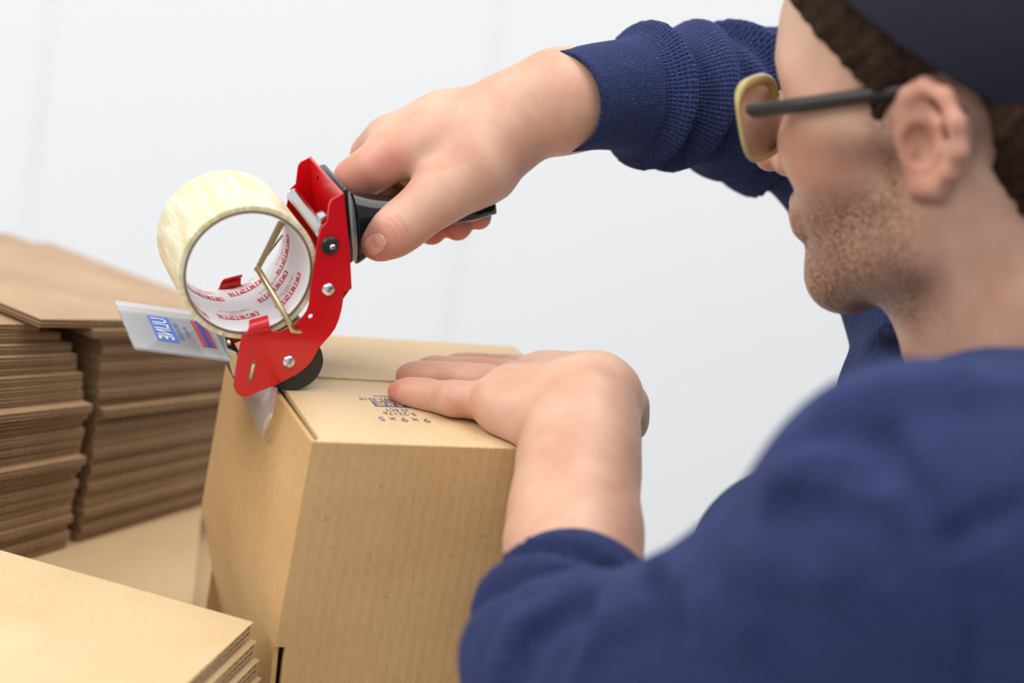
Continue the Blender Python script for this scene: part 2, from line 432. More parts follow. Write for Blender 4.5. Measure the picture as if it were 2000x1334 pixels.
# top flaps (front one carries the print), minor flaps under them
bvl = .0018
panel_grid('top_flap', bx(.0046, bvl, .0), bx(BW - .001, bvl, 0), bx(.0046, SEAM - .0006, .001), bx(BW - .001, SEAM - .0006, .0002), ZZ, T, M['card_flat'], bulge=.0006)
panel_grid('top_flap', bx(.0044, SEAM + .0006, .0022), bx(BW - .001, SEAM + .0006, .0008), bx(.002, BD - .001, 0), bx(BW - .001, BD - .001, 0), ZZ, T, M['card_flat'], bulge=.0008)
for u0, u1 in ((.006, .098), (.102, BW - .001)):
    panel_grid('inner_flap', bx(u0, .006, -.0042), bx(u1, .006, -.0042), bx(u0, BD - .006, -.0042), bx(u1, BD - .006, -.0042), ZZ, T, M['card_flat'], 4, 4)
# rolled crease along the front and right upper edges
for p, q in ((bx(.003, .0019, -.0019), bx(BW - .001, .0019, -.0019)), (bx(.002, BD - .0019, -.0019), bx(BW - .001, BD - .0019, -.0019))):
    bm = bmesh.new(); tube(bm, [p, q], .0019, 12); smooth(obj('crease', bm, M['card_flat'], box), 50)
# bottom flaps hanging open below the creases
g = .006
panel_grid('bottom_flap', bx(g - .002, -.001, -BH - BF), bx(BW - g, -.001, -BH - BF), bx(g - .004, 0, -BH), bx(BW - g, 0, -BH), -B, T, M['card'])
panel_grid('bottom_flap', bx(.022, BD - g, -BH - BF), bx(.002, g, -BH - BF), bx(-.0065, BD - g * .3, -BH), bx(-.004, g * .5, -BH), -A, T, M['card_b'])
panel_grid('bottom_flap', bx(BW, g, -BH - BF), bx(BW, BD - g, -BH - BF), bx(BW, g * .6, -BH - .0005), bx(BW, BD - g * .6, -BH - .0005), A, T, M['card_b'])
panel_grid('bottom_flap', bx(BW - g, BD, -BH - BF), bx(g, BD, -BH - BF), bx(BW - g, BD, -BH - .0005), bx(g, BD, -BH - .0005), B, T, M['card'])
# printed lines, upside down to the camera
def flap_z(u, w):
    uu, vv = (u - .0046) / (BW - .0056), (w - bvl) / (SEAM - .0006 - bvl); return vv * (.001 * (1 - uu) + .0002 * uu) + .0006 * 16 * uu * (1 - uu) * vv * (1 - vv)
def print_on_top(s, c, size, mat, bold=0.0, width=.02, parent=box, lift=.0002, name='printed_line'):
    V, Fc = text_verts(s, size, bold); sx = width / (V[:, 0].max() - V[:, 0].min())
    P = [bx(c[0] - x * sx, c[1] - y, lift + flap_z(c[0] - x * sx, c[1] - y)) for x, y in V]
    me = bpy.data.meshes.new(name); me.from_pydata([tuple(p) for p in P], [], Fc); me.update()
    return obj(name, me, mat, parent)
def topuv(x, y):
    p = onplane(x, y, FL, ZZ) - FL; return float(p @ A), float(p @ B)
rows = [('9 x 9 x 5', (789, 822), .0095, .0, .0315), ('S-22176', (780, 811), .0066, 0, .0203), ('32 ECT', (774, 804), .0062, 0, .0148),
        ('1-800-295-5510', (755, 784), .0062, 0, .034), ('uline.com', (757, 778), .0045, 0, .019)]
for s, px, size, bo, sx in rows:
    print_on_top(s, topuv(*px), size, M['print_blue'], bo, sx)
c0 = topuv(764, 793)
bm = bmesh.new(); hw, hh = .0116, .0047
for q in ((-hw, -hh), (hw, -hh), (hw, hh), (-hw, hh)): bm.verts.new(Vector(bx(c0[0] + q[0], c0[1] + q[1], .00015 + flap_z(c0[0] + q[0], c0[1] + q[1]))))
bm.faces.new(list(bm.verts)); obj('printed_logo_block', bm, M['print_blue'], box)
print_on_top('ULINE', c0, .0094, M['print_card'], .0003, .0205, lift=.0003, name='printed_logo')

# ------------------------------------------------------------------ flattened boxes
def corr_mesh(name, L, D, t=.0028, pitch=.0068, liner=.00045, seg=6):
    """one corrugated board, L along x, D along y, flutes run along y so the wave shows on the y ends"""
    bm = bmesh.new()
    slab(bm, (0, 0, 0), (L, 0, 0), (0, D, 0), (0, 0, liner))
    slab(bm, (0, 0, t - liner), (L, 0, 0), (0, D, 0), (0, 0, liner))
    for f_ in bm.faces: f_.material_index = 0
    n = int(L / pitch * seg); prev = None; th = .00035
    for i in range(n + 1):
        x = min(L, i * pitch / seg); z = t / 2 + (t / 2 - liner - th * .6) * math.sin(2 * math.pi * x / pitch)
        row = [bm.verts.new((x, .0006, z - th / 2)), bm.verts.new((x, D - .0006, z - th / 2)), bm.verts.new((x, D - .0006, z + th / 2)), bm.verts.new((x, .0006, z + th / 2))]
        if prev:
            for k in range(4): bm.faces.new((prev[k], prev[(k + 1) % 4], row[(k + 1) % 4], row[k])).material_index = 1
        prev = row
    bmesh.ops.recalc_face_normals(bm, faces=bm.faces)
    me = bpy.data.meshes.new(name); bm.to_mesh(me); bm.free(); return me
def frame(o, x, y, z, p):
    return Matrix(((x[0], y[0], z[0], p[0]), (x[1], y[1], z[1], p[1]), (x[2], y[2], z[2], p[2]), (0, 0, 0, 1)))
def kd_box(mesh_u, mesh_l, mat4, t, label, group, splay=0.0, L=.2):
    """a flattened box: two boards lying on each other"""
    root = bpy.data.objects.new('flattened_box', None); root.empty_display_size = .02; COL.objects.link(root)
    root.matrix_world = mat4
    tag(root, label, 'flattened box', group)
    for nm, me, z in (('lower_board', mesh_l, 0.0), ('upper_board', mesh_u, t + .0004)):
        o = bpy.data.objects.new(nm, me); COL.objects.link(o); o.parent = root
        o.location = (0, 0, z)
        if nm == 'upper_board' and splay: o.rotation_euler = (splay, 0, 0)
    return root
def unit(v): v = np.asarray(v, float); return v / np.linalg.norm(v)

ORD = ['topmost', 'second', 'third', 'fourth', 'fifth', 'sixth', 'seventh', 'eighth', 'ninth', 'tenth', 'eleventh', 'twelfth', 'thirteenth', 'fourteenth', 'fifteenth', 'sixteenth', 'seventeenth', 'eighteenth', 'nineteenth', 'twentieth', 'twenty-first', 'twenty-second', 'twenty-third', 'twenty-fourth', 'twenty-fifth', 'twenty-sixth']
def nth(k, n, where): return ('%s flattened box %s' % (ORD[n - 1 - k], where)) if k == n - 1 else ('flattened box, %s from the top %s' % (ORD[n - 1 - k], where))
# near pile, whose corner shows at the lower left
P0 = W(495, 1215, 1.0)
dA = unit(onplane(0, 1085, P0, ZZ) - P0); _t = math.radians(-2.4); dA = np.array([dA[0] * math.cos(_t) - dA[1] * math.sin(_t), dA[0] * math.sin(_t) + dA[1] * math.cos(_t), 0]); dB = unit(np.cross(ZZ, dA)); 
if np.dot(dB, onplane(355, 1334, P0, ZZ) - P0) < 0: dB = -dB
nearm = corr_mesh('near_board', .26, .3, t=.0035, pitch=.0078)
for p in nearm.polygons: pass
nearm.materials.append(M['card_flat']); nearm.materials.append(M['card_edge'])
step = .0112; ntop = int((P0[2] - GROUND_Z - .0012) / step)
for k in range(ntop):
    zt = P0[2] - k * step
    sh = [0, .0036, .0068, .0095, .0075, .009][k] if k < 6 else .006 + .003 * (k % 2)
    # local x runs along dB (flutes open on the right-hand end), local y along dA
    o = P0 - ZZ * (k * step + .0074) - dA * sh - dB * (sh * .15)
    x, y = dB, dA
    z = np.cross(x, y); flip = z[2] < 0
    if flip: x = -dB; o = o + dB * .26
    z = np.cross(x, y)
    lab = nth(ntop - 1 - k, ntop, 'of the near pile at the lower left')
    kd_box(nearm, nearm, frame(None, x, y, z, o), .0035, lab, 'flattened boxes in the near pile')
tilt_edge = None

# sheet pile on the table behind, under the tall stacks
SZ = .93
q1 = onplane(395, 1000, (0, 0, SZ), ZZ); q2 = onplane(375, 1180, (0, 0, SZ), ZZ)
dr = unit(q1 - q2); dl = np.array([-dr[1], dr[0], 0])
shm = corr_mesh('sheet_board', .52, .46, t=.0030); shm.materials.append(M['card_flat']); shm.materials.append(M['card_edge'])
nsh = int((SZ - GROUND_Z) / .0072)
um = corr_mesh('under_board', .72, .85, t=.0030); um.materials.append(M['card_flat']); um.materials.append(M['card_edge'])
kd_box(um, um, frame(None, A, B, ZZ, bx(-.48, -.17, 0) * np.array([1, 1, 0]) + ZZ * (GROUND_Z - .0066)), .003, 'large flattened box spread on the table under the taped box', 'broad flattened boxes under the stacks')
for k in range(nsh):
    o = q2 - dr * .07 - ZZ * (k * .0072 + .0064) + dl * (.024 + .002 * (k % 3) if k else 0)
    x, y = dr, dl
    kd_box(shm, shm, frame(None, x, y, np.cross(x, y), o), .003,
           nth(nsh - 1 - k, nsh, 'of the low pile beneath the tall stacks'), 'broad flattened boxes under the stacks')

# two tall stacks
S1 = onplane(150, 1062, (0, 0, SZ), ZZ); S2 = onplane(395, 988, (0, 0, SZ), ZZ)
sd = unit(S2 - S1); sn = np.array([sd[1], -sd[0], 0])             # sn points out of the face towards the camera
if np.dot(sn, FWD) > 0: sn = -sn
back = -sn
H_L, TILT = .168, .14
left_m = corr_mesh('stack_board_open', .26, .3, t=.0024, pitch=.0066, seg=4); left_m.materials.append(M['card_stack']); left_m.materials.append(M['card_edge'])
right_m = corr_mesh('stack_board_closed', .2, .26, t=.0024, pitch=.0066, seg=4); right_m.materials.append(M['card_stack']); right_m.materials.append(M['card_edge'])
NL = 26
def stack(n, s0, L, me, side, jog, label, group, rot):
    for k in range(n):
        f = (k + .1) / 26
        zl = SZ + f * H_L + .0006
        tl = -TILT * f                                            # upper boxes dip away along the face
        off = jog[k % len(jog)]
        d = unit(sd + np.array([0, 0, tl]))
        up = unit(np.cross(d, back)); 
        if up[2] < 0: up = -up
        if side == 'left':                                        # hinge at the right end of the left pile
            zr = zl
            o = S1 + sd * s0 + d * off[1] + ZZ * (zr - SZ) + sn * off[0]
            o = o - d * L
        else:
            o = S1 + sd * s0 + d * off[1] + ZZ * (zl - SZ) + sn * off[0]
        x, y = d, back
        z = np.cross(x, y)
        if z[2] < 0: raise RuntimeError
        kd_box(me, me, frame(None, x, y, z, o), .0024, label(k), group)
jl = [(.002, 0), (.003, .001), (.001, -.002), (.004, .0), (.002, -.001), (.0005, .001)]
jr = [(.000, 0), (.002, .001), (.0, .0), (.003, -.001), (.001, 0), (.0, .001), (.002, 0)]
wave_l = [0, .0005, .0005, .001, .001, .0015, .002, .003, .003, .003, .0035, .0035, .003, .003, .0035, .004, .004, .0025, .002, .002, .001, -.002, -.003, -.012, -.030]
left_j = [(jl[k % 6][0] + (.006 if k in (16, 10) else 0) - max(0, k - 16) * .0022, jl[k % 6][1] * .5 + wave_l[k]) for k in range(25)]
wave_r = [0, .0005, .0005, .001, .0015, .002, .0025, .003, .003, .0035, .0035, .0035, .003, .0035, .004, .0035, .003, .0025, .002, .002, .001, .001, .0005, 0, -.012, -.058]
right_j = [(jr[k % 7][0] + (.005 if k == 15 else 0) + (.002 if k == 24 else 0), jr[k % 7][1] * .5 + wave_r[k]) for k in range(26)]
stack(25, -.0115, .26, left_m, 'left', left_j, lambda k: nth(k, 25, 'of the tall left stack'), 'flattened boxes in the tall left stack', 0)
stack(26, .0005, .2, right_m, 'right', right_j, lambda k: nth(k, 26, 'of the tall right stack behind the taped box'), 'flattened boxes in the tall right stack', 0)

# ------------------------------------------------------------------ tape dispenser
TL = math.radians(3.5)
AX = unit(B * math.cos(TL) + ZZ * math.sin(TL))                   # across the dispenser, away from the camera
DV = unit(ZZ * math.cos(TL) - B * math.sin(TL))                   # up in the plate plane
DQ = FL + .078 * B
def dp(u, v, w=0.0): return DQ + u * A + v * DV + w * AX          # point in the dispenser's own frame
def duv(x, y, w=0.0):
    p = onplane(x, y, DQ + w * AX, AX) - DQ; return float(p @ A), float(p @ DV)
DW = .0775                                                        # plate to plate
disp = empty('tape_dispenser', tuple(dp(.006, 0, DW / 2)))
tag(disp, 'red metal tape dispenser with black handle rolling along the box edge', 'tape dispenser')
outline_px = [(672, 378), (677, 430), (684, 500), (687, 564), (671, 571), (670, 588), (667, 606), (662, 624), (655, 641), (645, 655), (623, 680), (612, 700), (603, 712), (592, 722), (578, 732), (564, 739), (536, 753), (508, 764), (486, 774), (478, 776), (470, 774), (464, 770), (460, 764), (457, 756), (460, 728), (466, 694), (472, 660), (478, 652), (526, 643), (530, 647), (540, 650), (552, 647), (564, 641), (575, 635), (584, 627), (593, 618), (600, 608), (604, 596), (607, 565), (612, 536), (617, 494), (624, 457), (628, 445), (639, 434), (643, 402), (645, 395), (650, 389), (662, 383)]
OUT = [duv(*p) for p in outline_px]
PT = .0016
def plate(name, w, pts):
    bm = bmesh.new(); prism(bm, [dp(u, v, w) for u, v in pts], PT, AX)
    o = obj(name, bm, M['red'], disp); bevel(o, .0004, 2, 50); smooth(o, 40); return o
near_plate = plate('side_plate', 0, OUT)
far_plate = plate('side_plate', DW - PT, OUT)
# small round hole drilled through both side plates
def drill(o, c, r):
    bm = bmesh.new(); lathe(bm, dp(c[0], c[1], -.01), AX, [(0, 0), (r, 0), (r, DW + .02), (0, DW + .02)], 24)
    cut_ = obj('drill', bm); md = o.modifiers.new('hole', 'BOOLEAN'); md.object = cut_; md.operation = 'DIFFERENCE'; md.solver = 'EXACT'
    o.modifiers.move(len(o.modifiers) - 1, 0)
    for m_ in o.modifiers: m_.show_viewport = m_.name == 'hole'
    dg = bpy.context.evaluated_depsgraph_get(); me_ = bpy.data.meshes.new_from_object(o.evaluated_get(dg))
    o.modifiers.remove(md); me_.materials.clear(); me_.materials.append(M['red']); o.data = me_
    for m_ in o.modifiers: m_.show_viewport = True
    COL.objects.unlink(cut_); bpy.data.objects.remove(cut_); smooth(o, 40)
for pl_ in (near_plate, far_plate): drill(pl_, duv(607, 618), .0015)
def disc(name, c, r, h, mat, parent=disp, seg=32, prof=None, w=0.0):
    bm = bmesh.new(); lathe(bm, dp(c[0], c[1], w), -AX, prof or [(0, 0), (r, 0), (r, h * .6), (r * .85, h), (0, h)], seg)
    o = obj(name, bm, mat, parent); smooth(o, 35); return o
# back plate joining the two side plates
bl = [duv(*p) for p in ((672, 378), (687, 564))]
dirb = unit(np.array(bl[1]) - np.array(bl[0]))
bm = bmesh.new()
p0, p1 = dp(*bl[0]), dp(*bl[1])
nb = unit(np.cross(p1 - p0, AX)); nb = nb if nb @ A > 0 else -nb
slab(bm, p0 + AX * .0002, p1 - p0, AX * (DW - .0004), -nb * PT)
o = obj('back_plate', bm, M['red'], disp); bevel(o, .0005, 2)
# little dark slots in the back plate
def backpt(t, w, lift=.0): return p0 + (p1 - p0) * t + AX * w - nb * (PT + lift)
for t, w in ((.10, .056), (.17, .012)):
    bm = bmesh.new(); slab(bm, backpt(t, w, .0001), (p1 - p0) * .045, AX * .0016, -nb * .0002); obj('slot', bm, M['black'], disp)
# lower flange tabs bent over the rim of the roll (both plates)
for w0, s in ((0.0, -1), (DW, 1)):
    bm = bmesh.new()
    ta, tb_ = np.array(duv(477, 653)), np.array(duv(527, 644))
    up2 = np.array((0, .0062)); 
    n_ = 10
    prof = [(0, -.001), (-.0012, .0018), (-.0008, .0042), (.0012, .0064), (.0042, .0076)]
    for k in range(2):
        pass
    rows_ = []
    for a_, h_ in prof:
        q0 = dp(ta[0] + .0006 + .25 * h_, ta[1] + h_, w0) + AX * (-a_ * s * 1.0)
        q1_ = dp(tb_[0] - .0006 - .1 * h_, tb_[1] + h_, w0) + AX * (-a_ * s * 1.0)
        rows_.append((q0, q1_))
    vs = [[bm.verts.new(Vector(q0 + (q1_ - q0) * i / n_)) for i in range(n_ + 1)] for q0, q1_ in rows_]
    for j in range(len(vs) - 1):
        for i in range(n_): bm.faces.new((vs[j][i], vs[j][i + 1], vs[j + 1][i + 1], vs[j + 1][i]))
    o = obj('guide_tab', bm, M['red'], disp); m_ = o.modifiers.new('solid', 'SOLIDIFY'); m_.thickness = .0016; m_.offset = 0
    m2 = o.modifiers.new('sub', 'SUBSURF'); m2.levels = 1; m2.render_levels = 2; smooth(o)
# screws, washer, hole rim, tan key in the slot
for px in ((641, 565), (564, 706)):
    c = duv(*px)
    s = disc('screw', c, .0040, .0022, M['zinc'], prof=[(0, 0), (.0040, 0), (.0040, .0006), (.0034, .0015), (.0022, .0021), (0, .0023)])
    for k in range(2):
        ang = .4 + k * math.pi / 2; e1 = (math.cos(ang) * A + math.sin(ang) * DV); e2 = (-math.sin(ang) * A + math.cos(ang) * DV)
        bm = bmesh.new(); slab(bm, dp(c[0], c[1]) - AX * .00245 - e1 * .0018 - e2 * .00035, e1 * .0036, e2 * .0007, AX * .0004); obj('screw_slot', bm, M['steel_leg'], s).matrix_parent_inverse = Matrix.Identity(4)
c = duv(644, 479)
disc('washer', c, .0053, .0024, M['rubber'], prof=[(0, 0), (.0053, 0), (.0055, .0010), (.0046, .0024), (.0022, .0018), (0, .0018)])
disc('pin', (c[0] + .0008, c[1] + .0001), .0018, .0045, M['zinc'], prof=[(0, 0), (.0017, 0), (.0017, .0040), (.0012, .0047), (0, .0048)])
c = duv(492, 725); ca = np.array(duv(496, 708)); cb = np.array(duv(488, 742)); dd = unit(cb - ca); pp = np.array([dd[1], -dd[0]])
bm = bmesh.new(); pts = []
for k in range(8):
    ang = math.pi * k / 7; pts.append(ca + .0014 * (math.cos(ang) * pp - math.sin(ang) * dd))
for k in range(8):
    ang = math.pi * k / 7; pts.append(cb + .0014 * (-math.cos(ang) * pp + math.sin(ang) * dd))
prism(bm, [dp(q[0], q[1], -.00015) for q in pts], .0005, AX); obj('key_slot', bm, M['core_edge'], disp)
bm = bmesh.new(); tube(bm, [dp(*(ca + dd * .001), -.0003), dp(*(cb - dd * .001), -.0003)], .0009, 8); smooth(obj('blade_key', bm, M['tan_plastic'], disp))
# knurled tension roller
c = np.array(duv(630, 453, .003))
bm = bmesh.new(); R = .0042; prof = [(0, .002)]
for k in range(int((DW - .006) / .0009)):
    h = .003 + k * .0009; prof += [(R, h), (R, h + .0005), (R - .0004, h + .0006), (R - .0004, h + .00085)]
prof += [(R, DW - .003), (0, DW - .003)]
lathe(bm, dp(c[0], c[1], 0), AX, prof, 28); smooth(obj('tension_roller', bm, M['chrome'], disp), 30)
# nut inside near plate
c = np.array(duv(630, 424, .012)); bm = bmesh.new(); lathe(bm, dp(c[0], c[1], .004), AX, [(0, 0), (.0036, 0), (.0036, .010), (.0025, .0118), (0, .012)], 6); smooth(obj('nut', bm, M['chrome'], disp), 30)
# rubber application roller
c = np.array(duv(572, 716)); 
rr = c[1] - duv(585, 748)[1]
bm = bmesh.new(); RR = .0178
cc = (c[0] + .0012, RR + .0006)
lathe(bm, dp(cc[0], cc[1], 0), AX, [(0, .0022), (RR - .001, .0022), (RR, .0032), (RR, DW - .0032), (RR - .001, DW - .0022), (0, DW - .0022)], 48); smooth(obj('rubber_roller', bm, M['rubber'], disp), 35)
# blade plate with teeth
b0, b1 = np.array(duv(437, 655)), np.array(duv(458, 742))
bm = bmesh.new(); nt_ = 26; q0 = dp(*b0, .003); q1_ = dp(*b1, .003); wv = AX * (DW - .006); tn = unit(q1_ - q0)
top = [q0, q0 + wv]; teeth = []
for k in range(nt_ * 2 + 1):
    teeth.append(q1_ + wv * (1 - k / (nt_ * 2)) + tn * (.0018 if k % 2 else 0))
prism(bm, top + teeth, .0006, unit(np.cross(tn, AX))); obj('blade', bm, M['zinc'], disp)
bm = bmesh.new(); slab(bm, dp(*duv(446, 690), .003), dp(*duv(470, 700), .003) - dp(*duv(446, 690), .003), wv, (dp(*duv(470, 700)) - dp(*duv(446, 690))) @ A * DV * .08 + DV * .0012); obj('blade_holder', bm, M['zinc'], disp)
bm = bmesh.new(); tube(bm, [dp(*duv(449, 672), .001), dp(*duv(449, 672), DW - .001)], .0011, 8); smooth(obj('cross_rod', bm, M['brass'], disp))
# clear guard
g0, g1 = np.array(duv(262, 683)), np.array(duv(452, 707))
gn = unit(np.cross(dp(*g1) - dp(*g0), AX)); gn = gn if gn @ ZZ > 0 else -gn
gl = dp(*g1) - dp(*g0)
def gp(s, w, h=0.0): return dp(*g0) + gl * s + AX * w + gn * h
bm = bmesh.new(); gpts = []
for k in range(6):
    t = math.pi / 2 * k / 5; gpts.append((.05 - .05 * math.sin(t), .004 - .004 * math.cos(t)))
gpts = [(s, w) for s, w in gpts] + [(0, DW - .002), (.012, DW), (1.0, DW), (1.0, 0)]
prism(bm, [gp(s, w) for s, w in gpts], .0014, gn); o = obj('clear_guard', bm, M['clear'], disp); guard = o
def guard_text(s, c, size, mat, bold=0, h=.0017, sx=1.0, name='printed_line'):
    V, Fc = text_verts(s, size, bold); L_ = np.linalg.norm(gl); gu = gl / L_
    # reads along -AX, seen from above mirrored the way the photo shows it
    P = [gp(c[0], c[1], h) - AX * x * sx + gu * (-y) * (-1) * -1 for x, y in V]
    me = bpy.data.meshes.new(name); me.from_pydata([tuple(p) for p in P], [], Fc); me.update()
    o = obj(name, me, mat, guard); o.matrix_parent_inverse = Matrix.Identity(4); return o
L_ = np.linalg.norm(gl); gu = gl / L_
gc = (.40, .037)
bm = bmesh.new()
for sx_, sy_ in ((-1, -1), (1, -1), (1, 1), (-1, 1)): bm.verts.new(Vector(gp(*gc, .0016) + gu * sx_ * .0065 + AX * sy_ * .0205))
bm.faces.new(list(bm.verts)); bmesh.ops.recalc_face_normals(bm, faces=bm.faces); obj('printed_logo_block', bm, M['print_blue_bright'], guard).matrix_parent_inverse = Matrix.Identity(4)
guard_text('ULINE', gc, .0130, M['print_white'], .0001, .0018, 1.0, 'printed_logo')
guard_text('1-800-295-5510', (.56, .037), .0046, M['print_blue_bright'])
guard_text('uline.com', (.64, .037), .0046, M['print_blue_bright'])
for s0, s1, mt in ((.755, .80, 'sticker_red'), (.80, .865, 'sticker_blue'), (.865, .90, 'sticker_red')):
    bm = bmesh.new(); slab(bm, gp(s0, .016, .0016), gl * (s1 - s0), AX * .042, gn * .0002); obj('warning_sticker', bm, M[mt], guard).matrix_parent_inverse = Matrix.Identity(4)
# sprung wire hub inside the core
def wire(name, pts, r=.0019):
    bm = bmesh.new(); tube(bm, pts, r, 10); return smooth(obj(name, bm, M['brass'], disp), 50)
rim_n = dp(*duv(566, 632, -.001), -.001)
apex = dp(*duv(502, 522, .030), .030); apex2 = dp(*duv(506, 519, .034), .034)
top_f = dp(*duv(547, 435, .066), .066)
base = dp(*duv(600, 640, .0), .0)
wire('hub_wire', [dp(*duv(600, 648, .004), .004), rim_n - DV * .004 + A * .002, rim_n, apex])
wire('hub_wire', [apex2 - A * .0, top_f], .0017)
wire('hub_wire', [dp(*duv(498, 528, .028), .028), dp(*duv(551, 460, .068), .068)], .0008)
wire('hub_wire', [dp(*duv(508, 520, .034), .034), dp(*duv(553, 437, .066), .066)], .0010)
bm = bmesh.new(); slab(bm, dp(*duv(545, 655), .001), dp(*duv(586, 628), .001) - dp(*duv(545, 655), .001), AX * (DW - .002), DV * .001); obj('hub_bracket', bm, M['zinc'], disp)
# handle
hm = .5 * DW
def hp(x, y): return dp(*duv(x, y, hm), hm)
hp_rows = [((684, 374), (691, 514), .0135), ((685, 374), (692, 514), .0135), ((698, 376), (702, 510), .0138), ((725, 381), (727, 486), .014), ((752, 383), (757, 462), .0125), ((800, 384), (808, 441), .0115), ((860, 380), (868, 436), .0112), ((915, 376), (922, 430), .0105), ((945, 374), (951, 420), .0085), ((962, 380), (967, 417), .0055), ((967, 396), (968, 419), .002)]
bm = bmesh.new(); rings = []
for pt_, pb_, hw_ in hp_rows:
    a_, b_ = hp(*pt_), hp(*pb_); c_ = (a_ + b_) / 2; e1 = (a_ - b_) / 2
    rings.append([bm.verts.new(Vector(c_ + e1 * math.copysign(abs(math.cos(2 * math.pi * k / 20)) ** .8, math.cos(2 * math.pi * k / 20)) + AX * hw_ * math.copysign(abs(math.sin(2 * math.pi * k / 20)) ** .8, math.sin(2 * math.pi * k / 20)))) for k in range(20)])
for i in range(len(rings) - 1):
    for k in range(20): bm.faces.new((rings[i][k], rings[i][(k + 1) % 20], rings[i + 1][(k + 1) % 20], rings[i + 1][k]))
bm.faces.new(rings[0]); bm.faces.new(rings[-1]); bmesh.ops.recalc_face_normals(bm, faces=bm.faces)
o = obj('handle', bm, M['black'], disp); m_ = o.modifiers.new('sub', 'SUBSURF'); m_.levels = 1; m_.render_levels = 2; smooth(o)
# handle flange against the back plate
bm = bmesh.new(); slab(bm, p0 + (p1 - p0) * .02 + AX * .012, (p1 - p0) * .8, AX * .052, nb * .006); o = obj('handle_flange', bm, M['black'], disp); bevel(o, .0025, 3); smooth(o, 40)

# ------------------------------------------------------------------ roll of tape
RC = np.array(duv(488, 537)); R_IN, R_CORE, R_OUT = .0362, .0375, .0407
W0, W1 = .003, .0745
roll = empty('tape_roll', tuple(dp(RC[0], RC[1] - R_OUT, .039)))
tag(roll, 'nearly used cream roll of packing tape mounted on the red dispenser', 'tape roll')
def ringmesh(name, prof, mat, parent, seg=120, uv=False):
    bm = bmesh.new(); lathe(bm, dp(RC[0], RC[1], 0), AX, prof, seg, True); 
    o = obj(name, bm, mat, parent)
    if uv:
        lay = o.data.uv_layers.new(name='UVMap'); c_ = dp(RC[0], RC[1], 0)
        for l in o.data.loops:
            p = np.array(o.data.vertices[l.vertex_index].co) - c_; lay.data[l.index].uv = (math.atan2(p @ DV, -(p @ A)) / (2 * math.pi) + .5, float(p @ AX) / .072)
    smooth(o, 35); return o
ringmesh('tape', [(R_CORE, W0), (R_OUT - .0003, W0), (R_OUT, W0 + .0003), (R_OUT, W1 - .0003), (R_OUT - .0003, W1), (R_CORE, W1)], M['tape'], roll, 160, True)
core = ringmesh('core', [(R_IN, W0 - .0001), (R_CORE - .0001, W0 - .0001), (R_CORE - .0001, W1), (R_IN, W1)], M['core'], roll, 120)
ringmesh('core_rim', [(R_IN - .0001, W0 - .0004), (R_CORE, W0 - .0004), (R_CORE, W0 + .0003), (R_IN - .0001, W0 + .0003)], M['core_edge'], roll, 120)
# printing wrapped on the inside of the core
def on_core(th, w, lift): 
    r = R_IN - lift; return dp(RC[0] + r * math.cos(th), RC[1] + r * math.sin(th), w)
def core_text(s, th0, w0, size, mat, slope=0.0, lift=.00025, sx=1.0, bold=0.0, name='printed_line'):
    V, Fc = text_verts(s, size, bold); lift = lift + .0001
    P = []
    for x, y in V:
        x *= sx; xr = x * math.cos(slope) - y * math.sin(slope); yr = x * math.sin(slope) + y * math.cos(slope)
        P.append(tuple(on_core(th0 - xr / R_IN, w0 - yr, lift)))
    me = bpy.data.meshes.new(name); me.from_pydata(P, [], Fc); me.update()
    o = obj(name, me, mat, core); o.matrix_parent_inverse = Matrix.Identity(4)
def core_block(th0, w0, hw, hh, mat, slope=0.0, lift=.00006):
    bm = bmesh.new(); n = 12; rows2 = []
    for y in (-hh, hh):
        r_ = []
        for i in range(n + 1):
            x = -hw + 2 * hw * i / n; xr = x * math.cos(slope) - y * math.sin(slope); yr = x * math.sin(slope) + y * math.cos(slope)
            r_.append(bm.verts.new(Vector(on_core(th0 - xr / R_IN, w0 - yr, lift))))
        rows2.append(r_)
    for i in range(n): bm.faces.new((rows2[0][i], rows2[0][i + 1], rows2[1][i + 1], rows2[1][i]))
    obj('printed_logo_block', bm, mat, core).matrix_parent_inverse = Matrix.Identity(4)
for th_d, w_ in ((252, .056), (276, .026), (322, .044), (333, .022), (205, .03), (222, .012), (300, .066), (352, .058), (190, .055)):
    th = math.radians(th_d); sl = .12
    core_block(th, w_, .0128, .0036, M['print_red'], sl)
    core_text('ULINE', th, w_, .0080, M['print_white'], sl, .0003, 1.1, .0001, 'printed_logo')
    core_text('S-2764', th - .02, w_ + .0062, .0028, M['print_red'], sl)
    core_text('1-800-295-5510', th - .01, w_ + .0094, .0030, M['print_red'], sl)
# loose end of tape pressed to the carton and hanging in front of the blade
bm = bmesh.new()
lft = [(452, 738), (466, 764), (478, 785), (488, 806), (497, 828), (505, 846), (512, 859)]
rgt = [(543, 757), (541, 768), (538, 784), (534, 804), (528, 828), (522, 848), (515, 861)]
n_ = 14; rws = []
for i, (l_, r_) in enumerate(zip(lft, rgt)):
    f = i / 6; row = []
    for j in range(n_ + 1):
        t = j / n_; off = .0015 + .006 * math.sin(math.pi * f) ** .8 * (1 - .5 * t) + .0035 * math.sin(math.pi * t) * f
        row.append(bm.verts.new(Vector(onplane(l_[0] + (r_[0] - l_[0]) * t, l_[1] + (r_[1] - l_[1]) * t, FL - A * (off + .004), A))))
    rws.append(row)
for i in range(len(rws) - 1):
    for j in range(n_): bm.faces.new((rws[i][j], rws[i][j + 1], rws[i + 1][j + 1], rws[i + 1][j]))
o = obj('tape_tail', bm, M['film'], roll); smooth(o); m_ = o.modifiers.new('sub', 'SUBSURF'); m_.levels = 1; m_.render_levels = 2

